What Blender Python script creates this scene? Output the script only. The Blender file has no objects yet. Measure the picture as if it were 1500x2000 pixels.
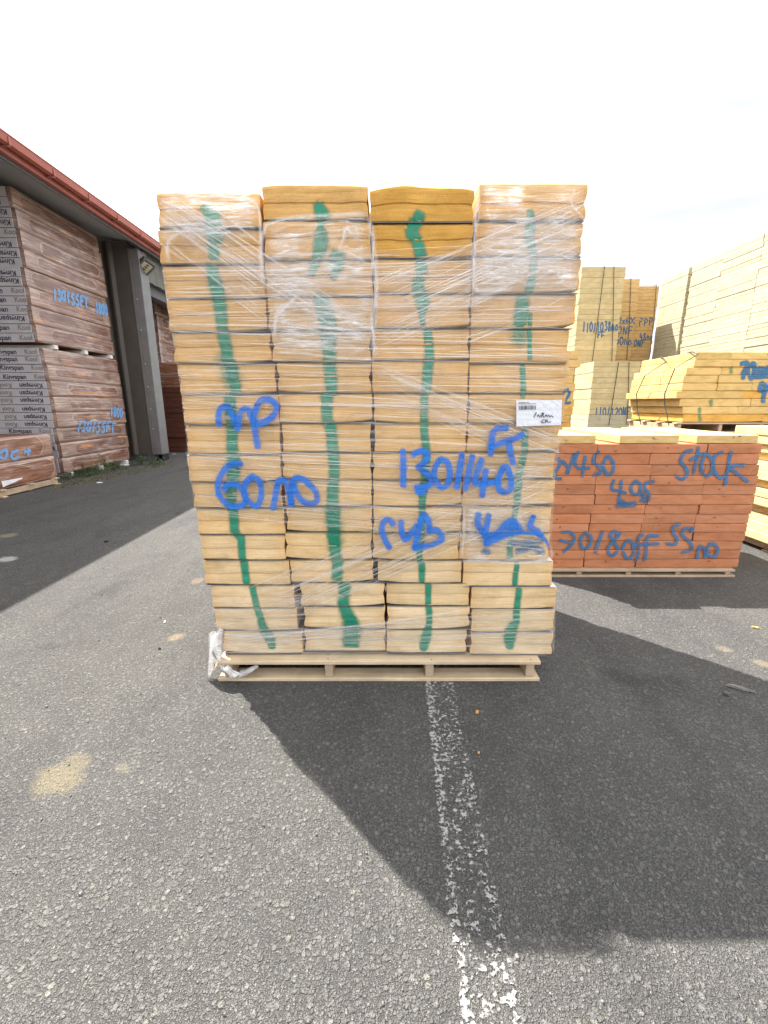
import bpy, math, random
from mathutils import Vector, noise as mnoise

SC = bpy.context.scene
COL = SC.collection
R = math.radians

# ---------------------------------------------------------------- camera
CAM_H = 1.45
F = 857.0                      # focal length in pixels of the 1500 x 2000 photograph
PITCH = R(13.8)
CP, SP = math.cos(PITCH), math.sin(PITCH)
cd = bpy.data.cameras.new('camera')
cd.sensor_fit = 'HORIZONTAL'
cd.sensor_width = 36.0
cd.lens = F / 1500.0 * 36.0
cd.clip_start = 0.05
cd.clip_end = 3000.0
cam = bpy.data.objects.new('camera', cd)
COL.objects.link(cam)
cam.location = (0, 0, CAM_H)
cam.rotation_euler = (R(90) - PITCH, 0, 0)
SC.camera = cam

# ---------------------------------------------------------------- sky, sun, exposure
SUN_DIR = Vector((-0.515, 0.53, 1.0)).normalized()      # towards the sun
SUN_EL = math.asin(SUN_DIR.z)
SUN_AZ = math.atan2(SUN_DIR.x, SUN_DIR.y)
W = bpy.data.worlds.new('World')
SC.world = W
W.use_nodes = True
wt = W.node_tree
wt.nodes.clear()
w_out = wt.nodes.new('ShaderNodeOutputWorld')
w_bg = wt.nodes.new('ShaderNodeBackground')
w_bg.inputs['Strength'].default_value = 0.113
w_sky = wt.nodes.new('ShaderNodeTexSky')
w_sky.sky_type = 'NISHITA'
w_sky.sun_disc = False
w_sky.sun_elevation = SUN_EL
w_sky.sun_rotation = SUN_AZ
w_sky.air_density = 1.0
w_sky.dust_density = 2.5
w_tc = wt.nodes.new('ShaderNodeTexCoord')
w_map = wt.nodes.new('ShaderNodeMapping')
w_map.inputs['Scale'].default_value = (1.0, 1.6, 3.2)
w_n = wt.nodes.new('ShaderNodeTexNoise')
w_n.inputs['Scale'].default_value = 1.7
w_n.inputs['Detail'].default_value = 7.0
w_n.inputs['Roughness'].default_value = 0.58
w_n.inputs['Distortion'].default_value = 0.5
w_r = wt.nodes.new('ShaderNodeValToRGB')
w_r.color_ramp.elements[0].position = 0.30
w_r.color_ramp.elements[0].color = (0.62, 0.62, 0.62, 1)
w_r.color_ramp.elements[1].position = 0.62
w_r.color_ramp.elements[1].color = (0.95, 0.95, 0.95, 1)
w_mix = wt.nodes.new('ShaderNodeMixRGB')
w_mix.inputs['Color2'].default_value = (5.6, 5.55, 5.5, 1)      # thin bright cloud veil
wt.links.new(w_tc.outputs['Generated'], w_map.inputs['Vector'])
wt.links.new(w_map.outputs[0], w_n.inputs['Vector'])
wt.links.new(w_n.outputs['Fac'], w_r.inputs['Fac'])
wt.links.new(w_r.outputs['Color'], w_mix.inputs['Fac'])
wt.links.new(w_sky.outputs['Color'], w_mix.inputs['Color1'])
w_dot = wt.nodes.new('ShaderNodeVectorMath'); w_dot.operation = 'DOT_PRODUCT'
w_dot.inputs[1].default_value = Vector((0.52, 0.78, 0.24)).normalized()
w_nrm = wt.nodes.new('ShaderNodeVectorMath'); w_nrm.operation = 'NORMALIZE'
wt.links.new(w_tc.outputs['Generated'], w_nrm.inputs[0])
wt.links.new(w_nrm.outputs['Vector'], w_dot.inputs[0])
w_ad = wt.nodes.new('ShaderNodeMath'); w_ad.operation = 'MULTIPLY_ADD'
w_ad.inputs[1].default_value = 0.55
wt.links.new(w_n.outputs['Fac'], w_ad.inputs[0]); wt.links.new(w_dot.outputs['Value'], w_ad.inputs[2])
w_mul = wt.nodes.new('ShaderNodeMath'); w_mul.operation = 'SUBTRACT'
w_mul.inputs[1].default_value = 0.0
wt.links.new(w_ad.outputs[0], w_mul.inputs[0])
w_mr = wt.nodes.new('ShaderNodeMapRange')
w_mr.interpolation_type = 'SMOOTHSTEP'
w_mr.inputs['From Min'].default_value = 1.06; w_mr.inputs['From Max'].default_value = 1.34
wt.links.new(w_mul.outputs[0], w_mr.inputs['Value'])
w_mix2 = wt.nodes.new('ShaderNodeMixRGB')
w_mix2.inputs['Color2'].default_value = (2.12, 2.19, 2.33, 1)
wt.links.new(w_mr.outputs['Result'], w_mix2.inputs['Fac'])
wt.links.new(w_mix.outputs['Color'], w_mix2.inputs['Color1'])
wt.links.new(w_mix2.outputs['Color'], w_bg.inputs['Color'])
wt.links.new(w_bg.outputs[0], w_out.inputs['Surface'])

sd = bpy.data.lights.new('sun', 'SUN')
sd.energy = 4.0
sd.angle = R(0.5)
sd.color = (1.0, 0.95, 0.87)
sun = bpy.data.objects.new('sun', sd)
COL.objects.link(sun)
sun.location = (-10, 10, 20)
sun.rotation_euler = SUN_DIR.to_track_quat('Z', 'Y').to_euler()

SC.view_settings.view_transform = 'Standard'
SC.view_settings.look = 'None'
SC.view_settings.exposure = 1.95
SC.view_settings.gamma = 1.0
SC.cycles.transparent_max_bounces = 40
SC.cycles.max_bounces = 8
SC.cycles.diffuse_bounces = 4
SC.cycles.use_denoising = True

# ---------------------------------------------------------------- geometry of the photograph
def ray(u, v):
    dx = (u - 750.0) / F
    dy = -(v - 1000.0) / F
    return dx, CP + dy * SP, -SP + dy * CP
def on_y(u, v, Y):
    a, b, c = ray(u, v); k = Y / b
    return Vector((a * k, Y, CAM_H + c * k))
def on_x(u, v, X):
    a, b, c = ray(u, v); k = X / a
    return Vector((X, b * k, CAM_H + c * k))
def on_z(u, v, z=0.0):
    a, b, c = ray(u, v); k = (z - CAM_H) / c
    return Vector((a * k, b * k, z))
def zoompx(ox, oy, s):
    return lambda pts: [(ox + p[0] / s, oy + p[1] / s) + tuple(p[2:]) for p in pts]

# ---------------------------------------------------------------- materials
def nt(name):
    m = bpy.data.materials.new(name)
    m.use_nodes = True
    t = m.node_tree
    t.nodes.clear()
    o = t.nodes.new('ShaderNodeOutputMaterial')
    return m, t, o
def N(t, typ, **kw):
    n = t.nodes.new(typ)
    for k, v in kw.items():
        if k in n.inputs:
            n.inputs[k].default_value = v
        else:
            setattr(n, k, v)
    return n
def L(t, a, b):
    t.links.new(a, b)
def ramp(t, src, stops):
    r = N(t, 'ShaderNodeValToRGB')
    e = r.color_ramp.elements
    while len(e) < len(stops):
        e.new(0.5)
    for i, (p, c) in enumerate(stops):
        e[i].position = p
        e[i].color = (c, c, c, 1) if isinstance(c, (int, float)) else (c[0], c[1], c[2], 1)
    L(t, src, r.inputs['Fac'])
    return r.outputs['Color']
def mixc(t, fac, a, b, mode='MIX'):
    m = N(t, 'ShaderNodeMixRGB', blend_type=mode)
    for s, x in (('Fac', fac), ('Color1', a), ('Color2', b)):
        if isinstance(x, (int, float)):
            m.inputs[s].default_value = x if s == 'Fac' else (x, x, x, 1)
        elif isinstance(x, tuple):
            m.inputs[s].default_value = (x[0], x[1], x[2], 1)
        else:
            L(t, x, m.inputs[s])
    return m.outputs['Color']
def mth(t, op, a, b=None, c=None, clamp=False):
    m = N(t, 'ShaderNodeMath', operation=op)
    m.use_clamp = clamp
    for i, x in enumerate((a, b, c)):
        if x is None:
            continue
        if isinstance(x, (int, float)):
            m.inputs[i].default_value = x
        else:
            L(t, x, m.inputs[i])
    return m.outputs[0]
def tex(t, vec, scale=5.0, detail=4.0, rough=0.55, dist=0.0, sc=(1, 1, 1), rot=(0, 0, 0)):
    mp = N(t, 'ShaderNodeMapping')
    mp.inputs['Scale'].default_value = sc
    mp.inputs['Rotation'].default_value = rot
    L(t, vec, mp.inputs['Vector'])
    n = N(t, 'ShaderNodeTexNoise')
    n.inputs['Scale'].default_value = scale
    n.inputs['Detail'].default_value = detail
    n.inputs['Roughness'].default_value = rough
    n.inputs['Distortion'].default_value = dist
    L(t, mp.outputs[0], n.inputs['Vector'])
    return n.outputs['Fac']
def bump(t, h, strength=0.5, dist=0.01, normal=None):
    b = N(t, 'ShaderNodeBump')
    b.inputs['Strength'].default_value = strength
    b.inputs['Distance'].default_value = dist
    L(t, h, b.inputs['Height'])
    if normal is not None:
        L(t, normal, b.inputs['Normal'])
    return b.outputs['Normal']
def principled(t, o, color=None, rough=0.7, normal=None, metallic=0.0, spec=0.5):
    p = N(t, 'ShaderNodeBsdfPrincipled')
    if color is not None:
        if isinstance(color, tuple):
            p.inputs['Base Color'].default_value = (color[0], color[1], color[2], 1)
        else:
            L(t, color, p.inputs['Base Color'])
    if isinstance(rough, (int, float)):
        p.inputs['Roughness'].default_value = rough
    else:
        L(t, rough, p.inputs['Roughness'])
    p.inputs['Metallic'].default_value = metallic
    p.inputs['Specular IOR Level'].default_value = spec
    if normal is not None:
        L(t, normal, p.inputs['Normal'])
    if o is not None:
        L(t, p.outputs[0], o.inputs['Surface'])
    return p.outputs[0]
def world_pos(t):
    return N(t, 'ShaderNodeNewGeometry').outputs['Position']
def obj_co(t):
    return N(t, 'ShaderNodeTexCoord').outputs['Object']
def rnd(t):
    return N(t, 'ShaderNodeObjectInfo').outputs['Random']

def mat_plain(name, c, rough=0.7, metallic=0.0, var=0.12, sc=8.0, bmp=0.15, spec=0.4):
    m, t, o = nt(name)
    co = obj_co(t)
    n = tex(t, co, sc, 5)
    col = mixc(t, 1.0, c, ramp(t, n, [(0.25, 1 - var), (0.75, 1 + var)]), 'MULTIPLY')
    nn = bump(t, tex(t, co, sc * 6, 4), bmp, 0.004)
    principled(t, o, col, rough, nn, metallic, spec)
    return m

def mat_foam(name, edge=True, streak=1.0):
    """Foam core: the board's own tint comes from its object colour."""
    m, t, o = nt(name)
    info = N(t, 'ShaderNodeObjectInfo')
    co = N(t, 'ShaderNodeTexCoord')
    ob = co.outputs['Object']
    shift = N(t, 'ShaderNodeVectorMath', operation='ADD')
    L(t, ob, shift.inputs[0])
    cb = N(t, 'ShaderNodeCombineXYZ')
    L(t, mth(t, 'MULTIPLY', info.outputs['Random'], 37.0), cb.inputs[0])
    L(t, mth(t, 'MULTIPLY', info.outputs['Random'], 71.0), cb.inputs[2])
    L(t, cb.outputs[0], shift.inputs[1])
    v = shift.outputs[0]
    blotch = tex(t, v, 5.0, 4, 0.6, 0.6, (1, 1, 2.2))
    saw = tex(t, v, 9.0, 5, 0.65, 0.2, (0.6, 1, 16), (0, R(4), 0))
    grain = tex(t, v, 160.0, 3, 0.6)
    col = mixc(t, 1.0, info.outputs['Color'], ramp(t, blotch, [(0.28, (0.82, 0.78, 0.70)), (0.58, (1.02, 1.02, 1.02)), (0.8, (1.06, 1.07, 1.1))]), 'MULTIPLY')
    col = mixc(t, 0.85 * streak, col, ramp(t, saw, [(0.3, (0.80, 0.76, 0.68)), (0.5, (1.0, 1.0, 1.0)), (0.75, (1.07, 1.06, 1.04))]), 'MULTIPLY')
    col = mixc(t, 0.5, col, ramp(t, grain, [(0.35, 0.87), (0.65, 1.07)]), 'MULTIPLY')
    # scuffs: small darker nicks
    nick = tex(t, v, 26.0, 6, 0.75, 1.5, (1, 1, 2.5))
    col = mixc(t, ramp(t, nick, [(0.63, 0.0), (0.72, 0.6)]), col, (0.36, 0.20, 0.075))
    # sun-browned skin towards the board's ends, in ragged patches
    if edge:
        sx = N(t, 'ShaderNodeSeparateXYZ')
        L(t, co.outputs['Generated'], sx.inputs[0])
        ex = mth(t, 'ABSOLUTE', mth(t, 'SUBTRACT', sx.outputs[0], 0.5))
        ex = mth(t, 'ADD', ex, mth(t, 'MULTIPLY', mth(t, 'SUBTRACT', blotch, 0.5), 0.35))
        col = mixc(t, ramp(t, ex, [(0.36, 0.0), (0.56, 0.45)]), col, (0.60, 0.31, 0.085))
    h = mth(t, 'ADD', mth(t, 'MULTIPLY', saw, 0.8), mth(t, 'MULTIPLY', grain, 0.35))
    h = mth(t, 'ADD', h, mth(t, 'MULTIPLY', nick, 0.5))
    nn = bump(t, h, 0.55, 0.006)
    principled(t, o, col, 0.92, nn, 0.0, 0.15)
    return m

def mat_paint(name, c, soft=(0.18, 0.62), var=0.3, bands=False):
    m, t, o = nt(name)
    at = N(t, 'ShaderNodeAttribute', attribute_name='mask')
    w = world_pos(t)
    sp = tex(t, w, 420.0, 2, 0.5)
    bl = tex(t, w, 22.0, 4, 0.6)
    bl2 = tex(t, w, 9.0, 3, 0.6, 0.0, (1, 1, 5))
    a = mth(t, 'ADD', at.outputs['Fac'], mth(t, 'MULTIPLY', mth(t, 'SUBTRACT', sp, 0.5), 0.55))
    a = mth(t, 'ADD', a, mth(t, 'MULTIPLY', mth(t, 'SUBTRACT', bl, 0.5), 0.5))
    a = ramp(t, a, [(soft[0], 0.0), (soft[1], 0.94)])
    a = mixc(t, 1.0, a, ramp(t, bl2, [(0.3, 0.72), (0.6, 1.0)]), 'MULTIPLY')
    a = mixc(t, 1.0, a, ramp(t, at.outputs['Fac'], [(0.0, 0.0), (0.08, 1.0)]), 'MULTIPLY')
    col = mixc(t, ramp(t, bl, [(0.3, 0.0), (0.75, var)]), c, tuple(min(1, x * 1.9 + 0.02) for x in c))
    nn = None
    if bands:       # sprayed over creased film: the creases' light and dark bands are put into the colour
        cz = tex(t, w, 1.0, 5, 0.6, 0.4, (2.5, 1, 55), (0, R(2), 0))
        col = mixc(t, ramp(t, cz, [(0.35, 0.0), (0.68, 0.6)]), col, (0.03, 0.24, 0.74))
        col = mixc(t, ramp(t, cz, [(0.30, 0.85), (0.47, 0.0)]), col, (0.005, 0.060, 0.30))
        nn = bump(t, cz, 0.6, 0.01)
    p = principled(t, None, col, 0.5, nn, 0.0, 0.35)
    tr = N(t, 'ShaderNodeBsdfTransparent')
    mx = N(t, 'ShaderNodeMixShader')
    L(t, a, mx.inputs[0]); L(t, tr.outputs[0], mx.inputs[1]); L(t, p, mx.inputs[2])
    L(t, mx.outputs[0], o.inputs['Surface'])
    return m

def mat_film(name, base=0.06, streak=0.62, sx=1.6, sy=75.0, crumple=0.0, lo=0.52, hi=0.74):
    """Stretch film: clear, with milky creases along the pull direction (uv: x along, y across, metres)."""
    m, t, o = nt(name)
    uv = N(t, 'ShaderNodeUVMap', uv_map='UVMap').outputs[0]
    fade = N(t, 'ShaderNodeAttribute', attribute_name='mask').outputs['Fac']
    s1 = tex(t, uv, 1.0, 6, 0.62, 0.35, (sx, sy, 1))
    s2 = tex(t, uv, 1.0, 4, 0.6, 0.2, (sx * 2.2, sy * 2.9, 1))
    big = tex(t, uv, 3.0, 4, 0.55, 0.6, (1.0, 2.2, 1))
    a1 = ramp(t, s1, [(lo, 0.0), (hi, streak)])
    a2 = ramp(t, s2, [(lo + 0.04, 0.0), (hi + 0.04, streak * 0.85)])
    a = mixc(t, 1.0, a1, a2, 'LIGHTEN')
    a = mixc(t, 1.0, a, ramp(t, big, [(0.30, 0.12), (0.66, 1.0)]), 'MULTIPLY')
    veil = ramp(t, big, [(0.35, base * 0.4), (0.7, base * 2.4)])
    a = mixc(t, 1.0, a, veil, 'ADD')
    h = mth(t, 'ADD', s1, mth(t, 'MULTIPLY', s2, 0.5))
    if crumple > 0:
        for (ang, k1, k2) in ((38, 3.0, 26), (-33, 2.6, 30), (72, 3.4, 20), (8, 2.2, 34)):
            c_ = tex(t, uv, 1.0, 3, 0.55, 0.35, (k1, k2, 1), (0, 0, R(ang)))
            rdg = mth(t, 'SUBTRACT', 1.0, mth(t, 'ABSOLUTE', mth(t, 'SUBTRACT', mth(t, 'MULTIPLY', c_, 2.0), 1.0)))
            where = ramp(t, tex(t, uv, 5.0, 2, 0.5, 0.0, (1, 1, 1), (0, 0, R(ang))), [(0.45, 0.0), (0.62, 1.0)])
            ln = mth(t, 'MULTIPLY', ramp(t, rdg, [(0.90, 0.0), (0.995, crumple)]), where)
            a = mixc(t, 1.0, a, ln, 'ADD')
            h = mth(t, 'ADD', h, mth(t, 'MULTIPLY', rdg, 0.5))
    a = mixc(t, 1.0, a, fade, 'MULTIPLY')
    nn = bump(t, h, 0.9, 0.01)
    df = N(t, 'ShaderNodeBsdfDiffuse'); df.inputs['Color'].default_value = (0.86, 0.84, 0.83, 1)
    tl = N(t, 'ShaderNodeBsdfTranslucent'); tl.inputs['Color'].default_value = (0.86, 0.84, 0.83, 1)
    gl = N(t, 'ShaderNodeBsdfGlossy'); gl.inputs['Roughness'].default_value = 0.16
    gl.inputs['Color'].default_value = (0.95, 0.95, 0.95, 1)
    L(t, nn, gl.inputs['Normal'])
    m1 = N(t, 'ShaderNodeMixShader'); m1.inputs[0].default_value = 0.35
    L(t, df.outputs[0], m1.inputs[1]); L(t, tl.outputs[0], m1.inputs[2])
    m2 = N(t, 'ShaderNodeMixShader'); m2.inputs[0].default_value = 0.22
    L(t, m1.outputs[0], m2.inputs[1]); L(t, gl.outputs[0], m2.inputs[2])
    tr = N(t, 'ShaderNodeBsdfTransparent')
    tr.inputs['Color'].default_value = (0.985, 0.98, 0.975, 1)
    mx = N(t, 'ShaderNodeMixShader')
    L(t, a, mx.inputs[0]); L(t, tr.outputs[0], mx.inputs[1]); L(t, m2.outputs[0], mx.inputs[2])
    sheen = N(t, 'ShaderNodeBsdfGlossy'); sheen.inputs['Roughness'].default_value = 0.07
    L(t, bump(t, mth(t, 'ADD', h, mth(t, 'MULTIPLY', big, 1.5)), 0.55, 0.012), sheen.inputs['Normal'])
    fr = N(t, 'ShaderNodeFresnel'); fr.inputs['IOR'].default_value = 1.48
    mf = N(t, 'ShaderNodeMixShader')
    L(t, mth(t, 'MULTIPLY', mth(t, 'MULTIPLY', fr.outputs[0], 0.8), fade), mf.inputs[0])
    L(t, mx.outputs[0], mf.inputs[1]); L(t, sheen.outputs[0], mf.inputs[2])
    L(t, mf.outputs[0], o.inputs['Surface'])
    return m

def mat_asphalt():
    m, t, o = nt('asphalt')
    w = world_pos(t)
    wobble = N(t, 'ShaderNodeTexNoise'); wobble.inputs['Scale'].default_value = 60.0
    wobble.inputs['Detail'].default_value = 2.0
    L(t, w, wobble.inputs['Vector'])
    sc = N(t, 'ShaderNodeVectorMath', operation='SCALE'); sc.inputs['Scale'].default_value = 0.012
    L(t, wobble.outputs['Color'], sc.inputs[0])
    ad = N(t, 'ShaderNodeVectorMath', operation='ADD')
    L(t, w, ad.inputs[0]); L(t, sc.outputs[0], ad.inputs[1])
    def vor(scale, feat='F1', rand=1.0):
        n = N(t, 'ShaderNodeTexVoronoi', feature=feat)
        n.inputs['Scale'].default_value = scale
        n.inputs['Randomness'].default_value = rand
        L(t, ad.outputs[0], n.inputs['Vector'])
        return n
    v1 = vor(58.0); v2 = vor(120.0); v3 = vor(260.0)
    sep1 = N(t, 'ShaderNodeSeparateXYZ'); L(t, v1.outputs['Color'], sep1.inputs[0])
    sep2 = N(t, 'ShaderNodeSeparateXYZ'); L(t, v2.outputs['Color'], sep2.inputs[0])
    sep3 = N(t, 'ShaderNodeSeparateXYZ'); L(t, v3.outputs['Color'], sep3.inputs[0])
    is_big = ramp(t, sep1.outputs[0], [(0.66, 0.0), (0.70, 1.0)])
    big = mth(t, 'MULTIPLY', is_big, ramp(t, v1.outputs['Distance'], [(0.36, 1.0), (0.56, 0.0)]))
    is_mid = ramp(t, sep2.outputs[0], [(0.40, 0.0), (0.46, 1.0)])
    midst = mth(t, 'MULTIPLY', is_mid, ramp(t, v2.outputs['Distance'], [(0.34, 1.0), (0.60, 0.0)]))
    small = ramp(t, v3.outputs['Distance'], [(0.30, 1.0), (0.66, 0.0)])
    c_3 = ramp(t, sep3.outputs[1], [(0.0, (0.095, 0.0945, 0.093)), (0.5, (0.135, 0.134, 0.130)), (1.0, (0.19, 0.186, 0.177))])
    c_2 = ramp(t, sep2.outputs[1], [(0.0, (0.112, 0.1115, 0.111)), (0.5, (0.146, 0.144, 0.140)), (0.85, (0.176, 0.173, 0.166)), (1.0, (0.22, 0.213, 0.195))])
    c_1 = ramp(t, sep1.outputs[1], [(0.0, (0.118, 0.118, 0.118)), (0.4, (0.148, 0.147, 0.143)), (0.62, (0.156, 0.162, 0.163)), (0.85, (0.178, 0.174, 0.165)), (1.0, (0.215, 0.205, 0.185))])
    c = mixc(t, small, (0.062, 0.061, 0.060), c_3)  # gaps between stones darkened: crevice shade put into the colour
    c = mixc(t, midst, c, c_2)
    c = mixc(t, big, c, c_1)
    grit = tex(t, w, 700.0, 2, 0.5)
    c = mixc(t, 0.7, c, ramp(t, grit, [(0.3, 0.80), (0.7, 1.18)]), 'MULTIPLY')
    # wear: broad lighter and darker patches
    wear = tex(t, w, 0.55, 5, 0.6, 0.4)
    c = mixc(t, 1.0, c, ramp(t, wear, [(0.3, (0.86, 0.86, 0.87)), (0.7, (1.10, 1.09, 1.07))]), 'MULTIPLY')
    wear2 = tex(t, w, 4.5, 5, 0.65, 0.6)
    c = mixc(t, 1.0, c, ramp(t, wear2, [(0.3, (0.90, 0.90, 0.90)), (0.7, (1.08, 1.08, 1.07))]), 'MULTIPLY')
    c = mixc(t, 1.0, c, (1.13, 1.13, 1.12), 'MULTIPLY')
    dirt = tex(t, w, 1.0, 5, 0.6, 0.5, (2.4, 0.55, 1), (0, 0, R(8)))
    c = mixc(t, 1.0, c, ramp(t, dirt, [(0.32, (0.84, 0.84, 0.85)), (0.5, (1.0, 1.0, 1.0)), (0.72, (1.08, 1.08, 1.06))]), 'MULTIPLY')
    oil = tex(t, w, 1.7, 3, 0.5, 0.3)
    c = mixc(t, 1.0, c, ramp(t, oil, [(0.27, (0.72, 0.72, 0.73)), (0.36, (1.0, 1.0, 1.0))]), 'MULTIPLY')
    # a few pale chips
    chip = ramp(t, sep3.outputs[2], [(0.996, 0.0), (0.998, 1.0)])
    c = mixc(t, mth(t, 'MULTIPLY', chip, small), c, (0.46, 0.45, 0.42))
    # sandy stains trodden into the surface
    st_n = tex(t, w, 13.0, 6, 0.7)
    for (cx, cy, ax, ay, ang, k, colr) in STAINS:
        mp = N(t, 'ShaderNodeMapping', vector_type='TEXTURE')
        mp.inputs['Location'].default_value = (cx, cy, 0)
        mp.inputs['Rotation'].default_value = (0, 0, ang)
        mp.inputs['Scale'].default_value = (ax, ay, 1)
        L(t, w, mp.inputs['Vector'])
        ln = N(t, 'ShaderNodeVectorMath', operation='LENGTH')
        L(t, mp.outputs[0], ln.inputs[0])
        d = mth(t, 'ADD', ln.outputs['Value'], mth(t, 'MULTIPLY', mth(t, 'SUBTRACT', st_n, 0.5), 1.1))
        c = mixc(t, ramp(t, d, [(0.55, k), (1.1, 0.0)]), c, colr)
    h = mth(t, 'ADD', mth(t, 'MULTIPLY', big, 1.1), mth(t, 'MULTIPLY', midst, 0.8))
    h = mth(t, 'ADD', h, mth(t, 'MULTIPLY', small, 0.45))
    h = mth(t, 'ADD', h, mth(t, 'MULTIPLY', tex(t, w, 38.0, 4, 0.6), 1.8))
    h = mth(t, 'ADD', h, mth(t, 'MULTIPLY', tex(t, w, 150.0, 4, 0.65), 1.0))
    nn = bump(t, h, 1.0, 0.0070)
    principled(t, o, c, 0.88, nn, 0.0, 0.25)
    return m

def mat_line_paint():
    m, t, o = nt('worn_line_paint')
    w = world_pos(t)
    at = N(t, 'ShaderNodeAttribute', attribute_name='mask').outputs['Fac']
    v = N(t, 'ShaderNodeTexVoronoi'); v.inputs['Scale'].default_value = 85.0
    n0 = N(t, 'ShaderNodeTexNoise'); n0.inputs['Scale'].default_value = 90.0
    L(t, w, n0.inputs['Vector'])
    sc = N(t, 'ShaderNodeVectorMath', operation='SCALE'); sc.inputs['Scale'].default_value = 0.016
    L(t, n0.outputs['Color'], sc.inputs[0])
    ad = N(t, 'ShaderNodeVectorMath', operation='ADD')
    L(t, w, ad.inputs[0]); L(t, sc.outputs[0], ad.inputs[1]); L(t, ad.outputs[0], v.inputs['Vector'])
    sp = N(t, 'ShaderNodeSeparateXYZ'); L(t, v.outputs['Color'], sp.inputs[0])
    n1 = tex(t, w, 70.0, 5, 0.7)
    n2 = tex(t, w, 9.0, 3, 0.6)
    k = mth(t, 'ADD', mth(t, 'MULTIPLY', sp.outputs[0], 0.30), mth(t, 'MULTIPLY', n1, 0.8))
    k = mth(t, 'ADD', k, mth(t, 'MULTIPLY', n2, 0.45))
    k = mth(t, 'ADD', k, mth(t, 'MULTIPLY', at, 0.42))
    a = ramp(t, k, [(0.905, 0.0), (0.955, 0.45), (1.02, 0.88)])
    a = mixc(t, 1.0, a, ramp(t, at, [(0.0, 0.0), (0.02, 1.0)]), 'MULTIPLY')
    col = mixc(t, n1, (0.24, 0.235, 0.225), (0.43, 0.425, 0.41))
    p = principled(t, None, col, 0.75, bump(t, n1, 0.5, 0.004))
    tr = N(t, 'ShaderNodeBsdfTransparent')
    mx = N(t, 'ShaderNodeMixShader')
    L(t, a, mx.inputs[0]); L(t, tr.outputs[0], mx.inputs[1]); L(t, p, mx.inputs[2])
    L(t, mx.outputs[0], o.inputs['Surface'])
    return m

def mat_wood(name, c1, c2, axis=0):
    m, t, o = nt(name)
    ob = obj_co(t)
    info = N(t, 'ShaderNodeObjectInfo')
    cb = N(t, 'ShaderNodeCombineXYZ')
    L(t, mth(t, 'MULTIPLY', info.outputs['Random'], 19.0), cb.inputs[1])
    L(t, mth(t, 'MULTIPLY', info.outputs['Random'], 7.0), cb.inputs[0])
    sh = N(t, 'ShaderNodeVectorMath', operation='ADD')
    L(t, ob, sh.inputs[0]); L(t, cb.outputs[0], sh.inputs[1])
    s = [38.0, 38.0, 38.0]; s[axis] = 1.6
    g = tex(t, sh.outputs[0], 1.0, 6, 0.6, 0.7, tuple(s))
    g2 = tex(t, sh.outputs[0], 4.0, 4, 0.6, 0.5)
    kn = tex(t, sh.outputs[0], 9.0, 2, 0.5)
    c = mixc(t, ramp(t, g, [(0.3, 0.0), (0.7, 1.0)]), c1, c2)
    c = mixc(t, 1.0, c, ramp(t, g2, [(0.3, 0.74), (0.7, 1.12)]), 'MULTIPLY')
    stn = tex(t, sh.outputs[0], 2.6, 5, 0.65, 0.8, (1, 3, 3))
    c = mixc(t, ramp(t, stn, [(0.58, 0.0), (0.72, 0.5)]), c, (0.30, 0.26, 0.21))
    c = mixc(t, ramp(t, kn, [(0.72, 0.0), (0.78, 0.7)]), c, (0.16, 0.085, 0.04))
    principled(t, o, c, 0.85, bump(t, g, 0.4, 0.003), 0.0, 0.2)
    return m

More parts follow.
